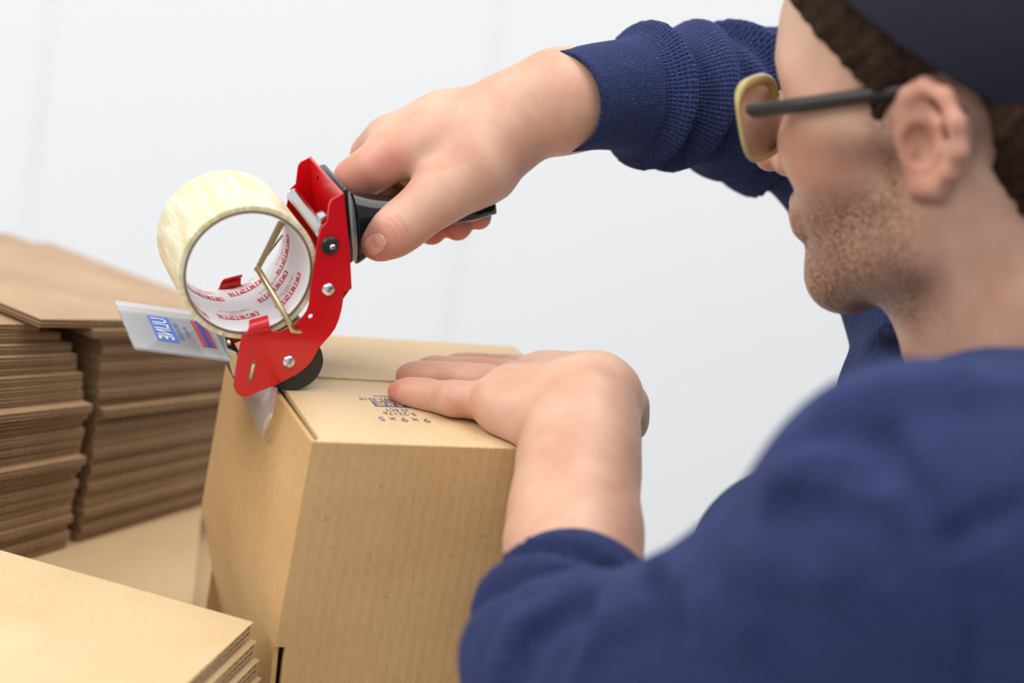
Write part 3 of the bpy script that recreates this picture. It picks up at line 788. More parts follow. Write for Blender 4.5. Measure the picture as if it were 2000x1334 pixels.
# ------------------------------------------------------------------ implicit surfaces for the person
class Field:
    def __init__(s, lo, hi, h):
        s.lo = np.asarray(lo, np.float64); s.h = h
        n = np.ceil((np.asarray(hi) - s.lo) / h).astype(int) + 1
        s.n = n; s.v = np.full(tuple(n), .05, np.float32)
        s.ax = [(s.lo[i] + h * np.arange(n[i])).astype(np.float32) for i in range(3)]
    def win(s, lo, hi):
        a = np.maximum(0, np.floor((np.asarray(lo) - s.lo) / s.h).astype(int)); b = np.minimum(s.n, np.ceil((np.asarray(hi) - s.lo) / s.h).astype(int) + 1)
        if np.any(b <= a): return None
        sl = tuple(slice(a[i], b[i]) for i in range(3))
        X = np.meshgrid(s.ax[0][sl[0]], s.ax[1][sl[1]], s.ax[2][sl[2]], indexing='ij')
        return sl, X
    def union(s, d, sl, k):
        o = s.v[sl]
        if k > 0:
            hh = np.maximum(k - np.abs(o - d), 0) / k
            s.v[sl] = np.minimum(o, d) - hh * hh * k * .25
        else: s.v[sl] = np.minimum(o, d)
    def cut(s, d, sl, k):
        o = s.v[sl]; d = -d
        if k > 0:
            hh = np.maximum(k - np.abs(o - d), 0) / k
            s.v[sl] = np.maximum(o, d) + hh * hh * k * .25
        else: s.v[sl] = np.maximum(o, d)
    def cone(s, a, b, ra, rb, k=.004, op='union', pad=.012):
        a = np.asarray(a); b = np.asarray(b); r = max(ra, rb)
        w = s.win(np.minimum(a, b) - r - pad - k, np.maximum(a, b) + r + pad + k)
        if w is None: return
        sl, X = w; ab = b - a; L2 = max(float(ab @ ab), 1e-12)
        P = [X[i] - np.float32(a[i]) for i in range(3)]
        t = np.clip((P[0] * ab[0] + P[1] * ab[1] + P[2] * ab[2]) / L2, 0, 1).astype(np.float32)
        d = np.sqrt((P[0] - t * ab[0]) ** 2 + (P[1] - t * ab[1]) ** 2 + (P[2] - t * ab[2]) ** 2) - (ra + (rb - ra) * t)
        getattr(s, op)(d.astype(np.float32), sl, k)
    def ell(s, c, axes, rad, k=.004, op='union', pad=.012):
        c = np.asarray(c); axes = np.asarray(axes, float); rad = np.asarray(rad, float); r = rad.max()
        w = s.win(c - r - pad - k, c + r + pad + k)
        if w is None: return
        sl, X = w; P = [X[i] - np.float32(c[i]) for i in range(3)]
        q = [P[0] * axes[j][0] + P[1] * axes[j][1] + P[2] * axes[j][2] for j in range(3)]
        k0 = np.sqrt(sum((q[j] / rad[j]) ** 2 for j in range(3))) + 1e-9; k1 = np.sqrt(sum((q[j] / rad[j] ** 2) ** 2 for j in range(3))) + 1e-9
        getattr(s, op)((k0 * (k0 - 1) / k1).astype(np.float32), sl, k)
    def chain(s, pts, k=.004, op='union'):
        for (a, ra), (b, rb) in zip(pts[:-1], pts[1:]): s.cone(a, b, ra, rb, k, op)
    def copy(s):
        f = Field.__new__(Field); f.lo = s.lo; f.h = s.h; f.n = s.n; f.ax = s.ax; f.v = s.v.copy(); return f
    def sample(s, P):
        g = (np.asarray(P) - s.lo) / s.h; i = np.floor(g).astype(int)
        if np.any(i < 0) or np.any(i >= s.n - 1): return .05
        f = g - i; c = s.v[i[0]:i[0] + 2, i[1]:i[1] + 2, i[2]:i[2] + 2]
        c = c[0] * (1 - f[0]) + c[1] * f[0]; c = c[0] * (1 - f[1]) + c[1] * f[1]; return float(c[0] * (1 - f[2]) + c[1] * f[2])
    def hit(s, px, py, d0=.5, d1=1.4):
        """first surface point along the sight line through (px, py)"""
        d = d0
        while d < d1:
            v = s.sample(W(px, py, d))
            if v < 0: return W(px, py, d)
            d += max(.0008, min(v * .6, .01))
        return None
    def net(s):
        v = s.v; sg = v < 0; n = s.n
        c = np.zeros(tuple(n - 1), np.int8)
        for i in (0, 1):
            for j in (0, 1):
                for k in (0, 1):
                    c += sg[i:n[0] - 1 + i, j:n[1] - 1 + j, k:n[2] - 1 + k]
        act = np.argwhere((c > 0) & (c < 8)); idx = np.full(c.shape, -1, np.int32); idx[tuple(act.T)] = np.arange(len(act))
        cor = {}
        for i in (0, 1):
            for j in (0, 1):
                for k in (0, 1): cor[i, j, k] = v[act[:, 0] + i, act[:, 1] + j, act[:, 2] + k]
        acc = np.zeros((len(act), 3)); cnt = np.zeros(len(act))
        for axis in range(3):
            for p in (0, 1):
                for q in (0, 1):
                    a = [0, 0, 0]; o = [x for x in range(3) if x != axis]; a[o[0]] = p; a[o[1]] = q; b = list(a); b[axis] = 1
                    va, vb = cor[tuple(a)], cor[tuple(b)]; m = (va < 0) != (vb < 0)
                    t = np.where(m, va / np.where(m, va - vb, 1), 0)
                    pt = np.tile(np.array(a, float), (len(act), 1)); pt[:, axis] = t
                    acc[m] += pt[m]; cnt[m] += 1
        V = s.lo + s.h * (act + acc / cnt[:, None])
        Fs = []
        for axis in range(3):
            a = [slice(None)] * 3; b = [slice(None)] * 3; a[axis] = slice(0, -1); b[axis] = slice(1, None)
            sa, sb = sg[tuple(a)], sg[tuple(b)]
            e = np.argwhere(sa != sb); o = [(axis + 1) % 3, (axis + 2) % 3]
            ok = (e[:, o[0]] > 0) & (e[:, o[1]] > 0) & (e[:, o[0]] < n[o[0]] - 1) & (e[:, o[1]] < n[o[1]] - 1); e = e[ok]
            q = []
            for du, dv in ((0, 0), (-1, 0), (-1, -1), (0, -1)):
                x = e.copy(); x[:, o[0]] += du; x[:, o[1]] += dv; q.append(idx[x[:, 0], x[:, 1], x[:, 2]])
            q = np.stack(q, 1); flip = ~sa[e[:, 0], e[:, 1], e[:, 2]]
            q[flip] = q[flip][:, ::-1]; Fs.append(q[(q >= 0).all(1)])
        return V, np.concatenate(Fs)
def C4(pts, s=.001): return [(W(x, y, d), r * s) for x, y, d, r in pts]

TB = W(2110, 1480, .92); PEL = np.array([TB[0] + .02, TB[1], .80])         # foot of the ribs, pelvis
person = empty('person', (float(PEL[0]), float(PEL[1]), FLOOR_Z))
tag(person, 'person in a navy knit sweater, dark cap and glasses taping a box', 'person')
bodyV, bodyF, bodyT = [], [], []
def add_body(f, tone):
    V, Q = f.net(); base = sum(len(v) for v in bodyV)
    bodyV.append(V); bodyF.append(Q + base); bodyT.append(tone(V))
def gauss(V, c, r): return np.exp(-(((V - np.asarray(c)) / r) ** 2).sum(1))

# ---- right hand on the dispenser handle
lo = np.min([W(640, 90, 1.0), W(1330, 520, 1.2), W(640, 520, 1.2), W(1330, 90, 1.2), W(640, 520, 1.0)], 0) - .02
hi = np.max([W(640, 90, 1.0), W(1330, 520, 1.2), W(640, 520, 1.2), W(1330, 90, 1.2), W(1330, 90, 1.0)], 0) + .02
fr_ = Field(lo, hi, .0014)
fr_.chain(C4([(1330, 190, 1.126, 27), (1200, 187, 1.096, 26.5), (1100, 203, 1.076, 25.5), (1020, 232, 1.080, 23)]), .015)
fr_.chain(C4([(1180, 185, 1.092, 23), (1090, 192, 1.080, 23.5), (1010, 216, 1.089, 21.5)]), .015)
for p in ([(1000, 245, 1.075, 17), (880, 280, 1.070, 15.5), (768, 302, 1.066, 13)],
          [(1000, 228, 1.087, 19), (870, 252, 1.085, 16), (758, 277, 1.085, 13)],
          [(1000, 222, 1.099, 18), (870, 244, 1.102, 15), (768, 270, 1.104, 12.5)],
          [(1000, 225, 1.110, 16), (880, 252, 1.115, 13), (795, 278, 1.122, 11.5)]):
    fr_.chain(C4(p), .016)
fr_.chain(C4([(960, 262, 1.078, 16), (860, 275, 1.078, 14.5), (800, 286, 1.078, 12.5)]), .016)
fr_.chain(C4([(980, 280, 1.09, 19), (880, 315, 1.092, 16), (820, 330, 1.095, 12)]), .014)      # palm flesh
fr_.chain(C4([(970, 288, 1.074, 18), (925, 330, 1.066, 17.5), (870, 372, 1.057, 15)]), .014)      # thenar
fr_.chain(C4([(955, 345, 1.078, 14), (915, 378, 1.075, 10)]), .010)
palm = fr_.copy(); parts = []
fingers = [
    [(768, 302, 1.066, 13.2), (728, 330, 1.066, 12), (694, 352, 1.072, 11.6), (706, 392, 1.108, 10), (735, 425, 1.118, 9.5)],
    [(758, 275, 1.085, 13), (728, 305, 1.098, 12), (722, 345, 1.118, 11), (775, 415, 1.128, 10), (843, 450, 1.092, 9.2)],
    [(768, 268, 1.104, 12.5), (770, 310, 1.125, 11.5), (800, 365, 1.136, 11), (850, 415, 1.128, 10), (893, 441, 1.088, 9.4)],
    [(795, 275, 1.122, 11.5), (820, 310, 1.138, 10.5), (860, 360, 1.138, 9.5), (905, 400, 1.12, 8.8), (935, 424, 1.090, 8.0)]]
thumb = [(925, 335, 1.064, 17.5), (868, 374, 1.055, 14.8), (826, 408, 1.051, 12.6), (790, 438, 1.049, 12.4), (760, 458, 1.048, 11.8), (737, 474, 1.049, 10.2)]
for i, fg in enumerate(fingers + [thumb]):
    f2 = palm.copy(); f2.chain(C4(fg), .010 if i < 4 else .012); parts.append(f2.v)
v = parts[0]
for q in parts[1:]:
    k = .003; hh = np.maximum(k - np.abs(v - q), 0) / k; v = np.minimum(v, q) - hh * hh * k * .25
fr_.v = v
# knuckle, vein and crease relief on the visible skin
def ridge(f, pts, r, k, up=0.0, op='union'):
    P = [f.hit(*p) for p in pts]
    P = [p + (unit(CAM - p) * up) for p in P if p is not None]
    for a, b in zip(P[:-1], P[1:]): f.cone(a, b, r, r, k, op)
# thumb nail: a shallow plate with a groove round it
nc = fr_.hit(733, 471); ndir = unit(W(706, 490, 1.05) - W(762, 452, 1.05)); nn = unit(CAM - nc + .25 * UPV * -1 + RGT * -.25); nn = unit(nn - ndir * (nn @ ndir)); nsd = np.cross(nn, ndir)
nail_r = (nc, ndir, nsd, nn)
def line_tone(V, f, pts, r, amt):
    P = [f.hit(*q) for q in pts]; P = [q for q in P if q is not None]; out = np.zeros(len(V))
    for a_, b_ in zip(P[:-1], P[1:]):
        ab = b_ - a_; t_ = np.clip((V - a_) @ ab / max(ab @ ab, 1e-12), 0, 1); d_ = np.linalg.norm(V - a_ - t_[:, None] * ab, axis=1); out = np.maximum(out, np.exp(-(d_ / r) ** 2) * amt)
    return out
def tone_r(V):
    t = np.zeros((len(V), 3)); t[:, 0] = .18
    for p, r, a in (((843, 446, 1.09), .014, .85), ((893, 438, 1.09), .014, .85), ((933, 421, 1.094), .012, .85), ((737, 478, 1.04), .014, .5), ((690, 352, 1.06), .015, .4), ((770, 300, 1.05), .013, .3), ((738, 330, 1.05), .012, .25)):
        t[:, 0] += a * gauss(V, W(*p), r)
    for pl in ([(786, 463), (782, 450), (775, 438), (765, 430), (756, 427)], [(797, 456), (792, 442), (784, 430), (774, 422)], [(775, 470), (771, 456), (763, 444), (752, 438)]): t[:, 0] += line_tone(V, fr_, pl, .0013, .35)
    t[:, 0] += line_tone(V, fr_, [(764, 306), (785, 320), (815, 330), (850, 331), (890, 320), (930, 302)], .0022, .16)
    t[:, 0] = np.clip(t[:, 0], 0, .9)
    D = V - nail_r[0]; e_ = (D @ nail_r[1] / .0082) ** 2 + (D @ nail_r[2] / .0070) ** 2
    t[:, 2] = 0
    return t
add_body(fr_, tone_r)
nail_grid = []                                                     # thumb nail: a thin curved plate lying on the thumb
for i in range(13):
    row = []
    for j in range(13):
        a_, b_ = -1 + i / 6, -1 + j / 6
        sc = 1.0 / max(1.0, (abs(a_) ** 2.6 + abs(b_) ** 2.6) ** (1 / 2.6)) if (a_ or b_) else 1.0
        px_ = 733 + (-.83 * 22 * a_ + .56 * 18 * b_) * sc; py_ = 477 + (.56 * 22 * a_ + .83 * 18 * b_) * sc
        h_ = fr_.hit(px_, py_)
        if h_ is not None: h_ = h_ + unit(CAM - h_) * (.0003 + .0006 * max(0, 1 - (a_ * a_ + b_ * b_) * sc * sc))
        row.append(h_)
    nail_grid.append(row)

# ---- left hand flat on the carton
def top_pt(x, y, r, lift=0.0):                                     # centre of a finger of radius r lying on the carton
    return onplane(x, y, (0, 0, FL[2] + .001 + r + lift), ZZ)
lo = np.min([W(740, 680, 1.16), W(1300, 1200, .85), W(740, 1200, .9), W(1300, 680, 1.2), W(740, 680, .9)], 0) - .01
hi = np.max([W(740, 680, 1.16), W(1300, 1200, .85), W(740, 1200, .9), W(1300, 680, 1.2), W(1300, 680, .9)], 0) + .01
fl = Field(lo, hi, .0014)
ARM_L = [(1143, 812, 1.012, 25), (1138, 860, .995, 26), (1134, 920, .98, 26), (1128, 990, .962, 27), (1120, 1060, .945, 29), (1110, 1200, .90, 36)]
fl.chain(C4(ARM_L), .015)
fl.chain(C4([(1176, 810, 1.02, 15), (1175, 860, 1.003, 14), (1174, 930, .988, 14), (1174, 1040, .955, 15.5), (1174, 1120, .935, 19)]), .015)
fl.chain(C4([(1088, 845, .995, 14), (1084, 900, .985, 15), (1076, 980, .965, 16), (1062, 1060, .945, 17.5)]), .015)
# hand: metacarpals from the bent wrist to the knuckles
kn = {'pinky': (965, 784, 10.5), 'ring': (1000, 756, 10.5), 'middle': (1040, 742, 10.5), 'index': (1075, 734, 10)}
K = {n_: top_pt(x, y, r * .001, .006 if n_ == 'pinky' else .012) for n_, (x, y, r) in kn.items()}
wr = {'pinky': (W(1105, 812, 1.018), .019), 'ring': (W(1125, 790, 1.028), .022), 'middle': (W(1150, 785, 1.04), .022), 'index': (W(1172, 780, 1.052), .02)}
for n_ in kn: fl.cone(wr[n_][0], K[n_], wr[n_][1], kn[n_][2] * .001 + .002, .016)
fl.chain(C4([(1140, 800, 1.02, 26), (1172, 775, 1.03, 21)]), .016)
fl.cone(W(1100, 845, 1.012), top_pt(985, 812, .011), .014, .011, .012)     # heel of the hand along the carton edge
fl.cone(W(1065, 838, 1.015), top_pt(1010, 800, .012), .012, .012, .014)
fl.chain(C4([(1185, 780, 1.055, 17), (1210, 800, 1.068, 14.5), (1220, 828, 1.07, 11.5)]), .012)     # thumb base beyond the wrist
fl.chain(C4([(1150, 752, 1.045, 13), (1075, 745, 1.065, 13)]), .016)
palm = fl.copy(); parts = []
fg = {'pinky': [(922, 781, 9.2), (882, 778, 9.2), (852, 775, 7.7), (824, 770, 7.9), (794, 766, 6.9), (775, 764, 5.4)],
      'ring': [(950, 747, 9.6), (905, 743, 9.4), (868, 739, 8.4), (835, 737, 8.2), (808, 735, 7.2), (794, 734, 6.2)],
      'middle': [(985, 736, 9.4), (940, 731, 9.0), (900, 728, 8.2), (868, 726, 8.0), (842, 724, 7.2), (830, 723, 6.2)],
      'index': [(1030, 728, 9.2), (985, 724, 8.8), (945, 721, 8.2), (915, 720, 8.0), (890, 719, 7.2), (880, 719, 6.4)]}
lift = {'pinky': [.003, .0025, .0008, 0, 0, 0], 'ring': [.007, .005, .003, .001, 0, 0], 'middle': [.006, .005, .003, .001, 0, 0], 'index': [.005, .004, .002, .001, 0, 0]}
for n_ in fg:
    f2 = palm.copy(); pts = [(K[n_], kn[n_][2] * .001)] + [(top_pt(x, y, r * .001, l), r * .001) for (x, y, r), l in zip(fg[n_], lift[n_])]
    f2.chain(pts, .008); parts.append(f2.v)
v = parts[0]
for q in parts[1:]:
    k = .003; hh = np.maximum(k - np.abs(v - q), 0) / k; v = np.minimum(v, q) - hh * hh * k * .25
fl.v = v
# nothing sinks into the carton
sl, X = fl.win(fl.lo, fl.lo + fl.h * (fl.n - 1))
inb = np.maximum.reduce([X[2] - (FL[2] + .0012), -((X[0] - FL[0]) * A[0] + (X[1] - FL[1]) * A[1]), -((X[0] - FL[0]) * B[0] + (X[1] - FL[1]) * B[1]) - .0012])
fl.cut(inb.astype(np.float32), sl, 0); del X, inb
for n_, r_ in (('pinky', (808, 757)), ):
    pass
def tone_l(V):
    t = np.zeros((len(V), 3)); t[:, 0] = .16
    for p, r, a in ((top_pt(776, 763, .006), .012, .75), (top_pt(845, 760, .01), .009, .45), (top_pt(795, 731, .007), .014, .3), (top_pt(884, 768, .01), .01, .25), (top_pt(925, 800, .008), .012, .3), (top_pt(950, 742, .012), .02, .2)):
        t[:, 0] += a * gauss(V, p, r)
    for pl in ([(885, 757), (880, 768), (879, 784)], [(876, 758), (871, 768), (871, 784)], [(832, 756), (829, 764), (828, 776)]): t[:, 0] += line_tone(V, fl, pl, .0014, .16)
    t[:, 0] = np.clip(t[:, 0], 0, .9); return t
add_body(fl, tone_l)

# ---- head and neck
_y, _p, _r = [math.radians(q) for q in (32.7, -0.9, 15.3)]              # turned away, level gaze, upright in the room
HF = unit(-math.cos(_y) * math.cos(_p) * RGT - math.sin(_p) * UPV + math.sin(_y) * math.cos(_p) * FWD)
_u = unit(UPV - HF * (UPV @ HF)); HU = unit(_u * math.cos(_r) + np.cross(_u, HF) * math.sin(_r)); HL = np.cross(HU, HF)
HC = W(1884, 222, .948)
def hd(x, y, z): return HC + x * HF + y * HL + z * HU
HAX = [HF, HL, HU]
pts = np.array([hd(x, y, z) for x in (-.13, .15) for y in (-.11, .12) for z in (-.24, .16)])
fh = Field(pts.min(0), pts.max(0), .0020)
fh.ell(hd(-.012, 0, .048), HAX, (.100, .077, .082), .01)
fh.ell(hd(.034, 0, .045), HAX, (.064, .064, .060), .02)
fh.ell(hd(.045, 0, -.012), HAX, (.050, .056, .052), .02)
fh.ell(hd(.048, 0, -.046), HAX, (.050, .048, .042), .02)
for s in (-1, 1):
    fh.ell(hd(.062, s * .036, -.006), HAX, (.030, .026, .026), .02)
    fh.cone(hd(-.004, s * .058, -.035), hd(.010, s * .055, -.060), .018, .016, .02)
    fh.cone(hd(.010, s * .055, -.060), hd(.074, s * .016, -.088), .017, .016, .02)
    fh.cone(hd(.088, s * .008, .036), hd(.072, s * .048, .034), .011, .011, .014)
    fh.cone(hd(.060, s * .056, .012), hd(.01, s * .066, .004), .012, .012, .02)
    fh.ell(hd(.097, s * .032, .018), HAX, (.012, .016, .011), .012, 'cut')
    fh.ell(hd(.078, s * .032, .017), HAX, (.0145, .0145, .0135), .003)
    fh.cone(hd(.102, s * .012, -.021), hd(.094, s * .015, -.023), .0075, .006, .006)
fh.cone(hd(.095, 0, .022), hd(.113, 0, -.012), .0075, .0095, .010)
fh.cone(hd(.113, 0, -.012), hd(.1165, 0, -.018), .0095, .0095, .006)
fh.ell(hd(.074, 0, -.09), HAX, (.021, .024, .019), .018); fh.cone(hd(.080, 0, -.062), hd(.078, 0, -.085), .014, .014, .014)
fh.cone(hd(.093, -.020, -.049), hd(.098, 0, -.0465), .006, .0068, .008); fh.cone(hd(.098, 0, -.0465), hd(.093, .020, -.049), .0068, .006, .008)
fh.cone(hd(.092, -.018, -.058), hd(.096, 0, -.059), .006, .0072, .008); fh.cone(hd(.096, 0, -.059), hd(.092, .018, -.058), .0072, .006, .008)
fh.cone(hd(.103, -.018, -.0525), hd(.106, 0, -.0522), .0022, .0022, .003, 'cut'); fh.cone(hd(.106, 0, -.0522), hd(.103, .018, -.0525), .0022, .0022, .003, 'cut')
# under the jaw, neck
fh.ell(hd(.020, 0, -.070), HAX, (.055, .048, .026), .02)
NB = [(hd(-.015, 0, -.03), .058), (hd(-.020, 0, -.08), .056), (hd(-.026, 0, -.125), .058), (hd(-.032, 0, -.18), .060)]
fh.chain(NB, .03)
fh.cone(hd(-.03, .046, -.03), hd(.015, .030, -.15), .010, .010, .025)
# ears
for s in (1, -1):
    def ep(x, z, o): return hd(-.002 + x * .8, s * (.069 + o * .8), -.001 + z * .8)
    hel = [(.010, .002, .006), (.013, .016, .008), (.006, .029, .012), (-.008, .034, .016), (-.021, .028, .021), (-.0285, .012, .024), (-.028, -.006, .022), (-.020, -.020, .017), (-.008, -.031, .011), (.003, -.031, .008), (.009, -.022, .006)]
    P = [ep(x, z, o) for x, z, o in hel]; R_ = [q * .82 for q in (.0042, .0046, .0048, .0050, .0052, .0054, .0054, .0055, .0070, .0066, .005)]
    fh.ell(ep(-.008, 0, .008), [HF, unit(HL * s - HF * .35), HU], (.0185, .0042, .0268), .006)
    for i in range(len(P) - 1): fh.cone(P[i], P[i + 1], R_[i], R_[i + 1], .005)
    fh.chain([(ep(-.004, .024, .012), .0025), (ep(-.015, .012, .017), .003), (ep(-.016, -.006, .016), .003), (ep(-.008, -.017, .012), .0028)], .004)
    fh.ell(ep(.000, -.003, .015), HAX, (.0075, .008, .0105), .003, 'cut')
    fh.ell(ep(-.009, .020, .022), HAX, (.007, .0055, .0055), .003, 'cut')
    fh.cone(ep(.011, -.002, .006), ep(.008, -.008, .009), .0034, .0034, .004)
def tone_h(V):
    D = V - HC; x, y, z = D @ HF, D @ HL, D @ HU
    t = np.zeros((len(V), 3)); t[:, 0] = .17
    ear = (np.abs(y) > .073) & (x < .014) & (x > -.04) & (np.abs(z) < .05)
    t[:, 0] += .22 * ear * np.clip((np.abs(y) - .074) / .008, 0, 1)
    t[:, 0] += .3 * gauss(V, hd(.114, 0, -.016), .018) + .3 * gauss(V, hd(.065, .045, -.012), .022)
    lip = np.exp(-((z + .0535) / .007) ** 2) * np.exp(-(y / .022) ** 2) * (x > .08)
    t[:, 0] = np.clip(t[:, 0] + .4 * lip, 0, .9)
    beard = np.clip((-.030 - z - .22 * (x - .09)) / .022, 0, 1) * np.clip((x + .012) / .03, 0, 1) * np.clip((z + .120) / .02, 0, 1)
    side = np.clip((-.030 - z) / .02, 0, 1)
    burn = np.exp(-((x - .018) / .011) ** 2) * (z < .035) * (z > -.05) * .8
    mous = np.exp(-((z + .036) / .008) ** 2) * (x > .08) * np.exp(-(y / .03) ** 2)
    t[:, 1] = np.clip(np.maximum.reduce([beard * .85, burn * (np.abs(y) > .04), mous]) * (1 - lip), 0, .85)
    return t
add_body(fh, tone_h)

# ---- trunk and upper arms under the sweater
LS = W(1800, 1050, .735); RS = W(1900, 810, 1.07)
LEL = W(1100, 1310, .855); REL = W(1560, 225, 1.185)
pts = np.array([LS, RS, LEL, REL, W(2150, 1500, .95), W(1090, 1060, .94), PEL])
ft = Field(pts.min(0) - .12, pts.max(0) + .12, .007)
ft.chain([(NB[-1][0], .048), (W(2045, 1060, .92), .08), (TB, .10), (PEL, .11)], .03)
ft.chain([(LS, .048), (W(1470, 1260, .79), .040), (LEL, .032), (W(1118, 1130, .925), .026)], .02)
ft.chain([(RS, .045), (W(1740, 500, 1.15), .036), (REL, .032), (W(1300, 178, 1.12), .026)], .02)
ft.chain([(LS, .05), (W(1980, 1050, .84), .05), (W(2035, 1000, .92), .07), (RS, .05)], .03)
add_body(ft, lambda V: np.tile((.1, 0, 0), (len(V), 1)))
me = mesh_np('body', np.concatenate(bodyV), np.concatenate(bodyF)); me.materials.append(M['skin'])
at_ = me.attributes.new('tone', 'FLOAT_VECTOR', 'POINT'); at_.data.foreach_set('vector', np.concatenate(bodyT).astype(np.float32).ravel())
body = obj('body', me, M['skin'], person)
bm = bmesh.new(); nv = [[bm.verts.new(Vector(q)) if q is not None else None for q in row] for row in nail_grid]
for i in range(12):
    for j in range(12):
        q = [nv[i][j], nv[i + 1][j], nv[i + 1][j + 1], nv[i][j + 1]]
        if all(x is not None for x in q): bm.faces.new(q)
bmesh.ops.recalc_face_normals(bm, faces=bm.faces)
o = obj('thumb_nail', bm, M['nail'], body); o.matrix_parent_inverse = Matrix.Identity(4); smooth(o); m_ = o.modifiers.new('solid', 'SOLIDIFY'); m_.thickness = .0006

# ---- hair
fhr = Field(fh.lo, fh.lo + fh.h * (fh.n - 1), .0025)
fhr.ell(hd(-.012, 0, .050), HAX, (.106, .0825, .088), .01)
fhr.ell(hd(.030, 0, .052), HAX, (.066, .069, .060), .02)
for s in (1, -1):
    fhr.cone(hd(.016, s * .072, .040), hd(.016, s * .0715, .004), .011, .006, .01)
    fhr.cone(hd(-.045, s * .058, .0), hd(-.065, s * .040, -.055), .022, .018, .02)
fhr.cone(hd(-.07, 0, .0), hd(-.085, 0, -.06), .045, .035, .02)
sl, X = fhr.win(fhr.lo, fhr.lo + fhr.h * (fhr.n - 1))
D = [X[i] - HC[i] for i in range(3)]
hx, hy, hz = [sum(D[i] * ax_[i] for i in range(3)) for ax_ in HAX]
# hair line: bare face in front of and below this surface
hl = np.minimum(hx - (.074 - .55 * np.abs(hy) * 1.0 + .35 * (hz - .06)), 1)
face = np.where(hz > .03, hx - (.076 - .34 * np.abs(hy) + .85 * (hz - .055)), hx - .026)
neckc = -(hz + .055 + .25 * (hx + .05))
earc = np.sqrt(((hx + .010) / 1.0) ** 2 + ((hz + .001) / 1.15) ** 2 + (np.clip(.062 - np.abs(hy), 0, 1)) ** 2) - .029
wob = .0012 * np.sin(hx * 260 + hz * 120) * np.sin(hy * 300 + hz * 160) + .0008 * np.sin(hz * 500 + hx * 380 + hy * 200)
d = np.maximum.reduce([fhr.v + wob, face + wob, neckc + wob * 2, -earc])
fhr.v = d.astype(np.float32); del X, D, d
V, Q = fhr.net(); me = mesh_np('hair', V, Q); obj('hair', me, M['hair'], person)

# ---- cap
fc = Field(fh.lo - .02, fh.lo + fh.h * (fh.n - 1) + .03, .0025)
fc.ell(hd(-.016, 0, .058), HAX, (.117, .0915, .098), .01)
sl, X = fc.win(fc.lo, fc.lo + fc.h * (fc.n - 1)); D = [X[i] - HC[i] for i in range(3)]
hx, hy, hz = [sum(D[i] * ax_[i] for i in range(3)) for ax_ in HAX]
rim = -(hz - .0425 - .8 * (hx + .006)) * .78          # keeps what lies above a rim sloping down to the nape
d = np.maximum(fc.v, rim)
fc.v = d.astype(np.float32); V, Q = fc.net(); me = mesh_np('cap', V, Q); cap_o = obj('cap', me, M['cap'], person); cap_o['label'] = 'dark navy cap'
del X, D, d

# ---- sweater
def polyline_np(pts, rads):
    P = np.array(pts); seg = np.linalg.norm(P[1:] - P[:-1], axis=1); s0 = np.concatenate([[0], np.cumsum(seg)]); return P, s0, np.array(rads)
def curve_pts(pts, n=10):                                            # Catmull-Rom through (x, y, d, r)
    P = np.array([list(W(x, y, d)) + [r * .001] for x, y, d, r in pts]); P = np.vstack([2 * P[0] - P[1], P, 2 * P[-1] - P[-2]]); out = []
    for i in range(1, len(P) - 2):
        for k in range(n):
            t = k / n; out.append(.5 * ((2 * P[i]) + (-P[i - 1] + P[i + 1]) * t + (2 * P[i - 1] - 5 * P[i] + 4 * P[i + 1] - P[i + 2]) * t * t + (-P[i - 1] + 3 * P[i] - 3 * P[i + 1] + P[i + 2]) * t ** 3))
    out.append(P[-2]); return np.array(out)
def nearest(poly, X):
    """arc length and distance of points X (N,3) to a polyline"""
    P = poly[:, :3]; best = np.full(len(X), 9.0); bs = np.zeros(len(X)); s0 = 0.0; bt = np.zeros((len(X), 3)); bc = np.zeros((len(X), 3))
    for a, b in zip(P[:-1], P[1:]):
        ab = b - a; L = np.linalg.norm(ab); t = np.clip((X - a) @ ab / L ** 2, 0, 1); c = a + t[:, None] * ab; dd = np.linalg.norm(X - c, axis=1)
        m = dd < best; best[m] = dd[m]; bs[m] = s0 + t[m] * L; bt[m] = ab / L; bc[m] = c[m]; s0 += L
    return bs, best, bt, bc
def arc(poly):
    return np.concatenate([[0], np.cumsum(np.linalg.norm(poly[1:, :3] - poly[:-1, :3], axis=1))])
SL_R = curve_pts([(1102, 199, 1.066, 31), (1175, 188, 1.091, 33.5), (1250, 187, 1.108, 37), (1320, 193, 1.124, 40.5), (1400, 201, 1.142, 43), (1480, 213, 1.16, 46), (1570, 245, 1.17, 48), (1670, 345, 1.165, 50), (1780, 520, 1.14, 54), (1880, 720, 1.09, 64)])
SL_L = curve_pts([(1135, 1158, .922, 40), (1122, 1195, .907, 44), (1104, 1245, .885, 47), (1112, 1315, .855, 50), (1240, 1330, .825, 54), (1420, 1290, .79, 58), (1600, 1190, .76, 62), (1800, 1055, .735, 67)])
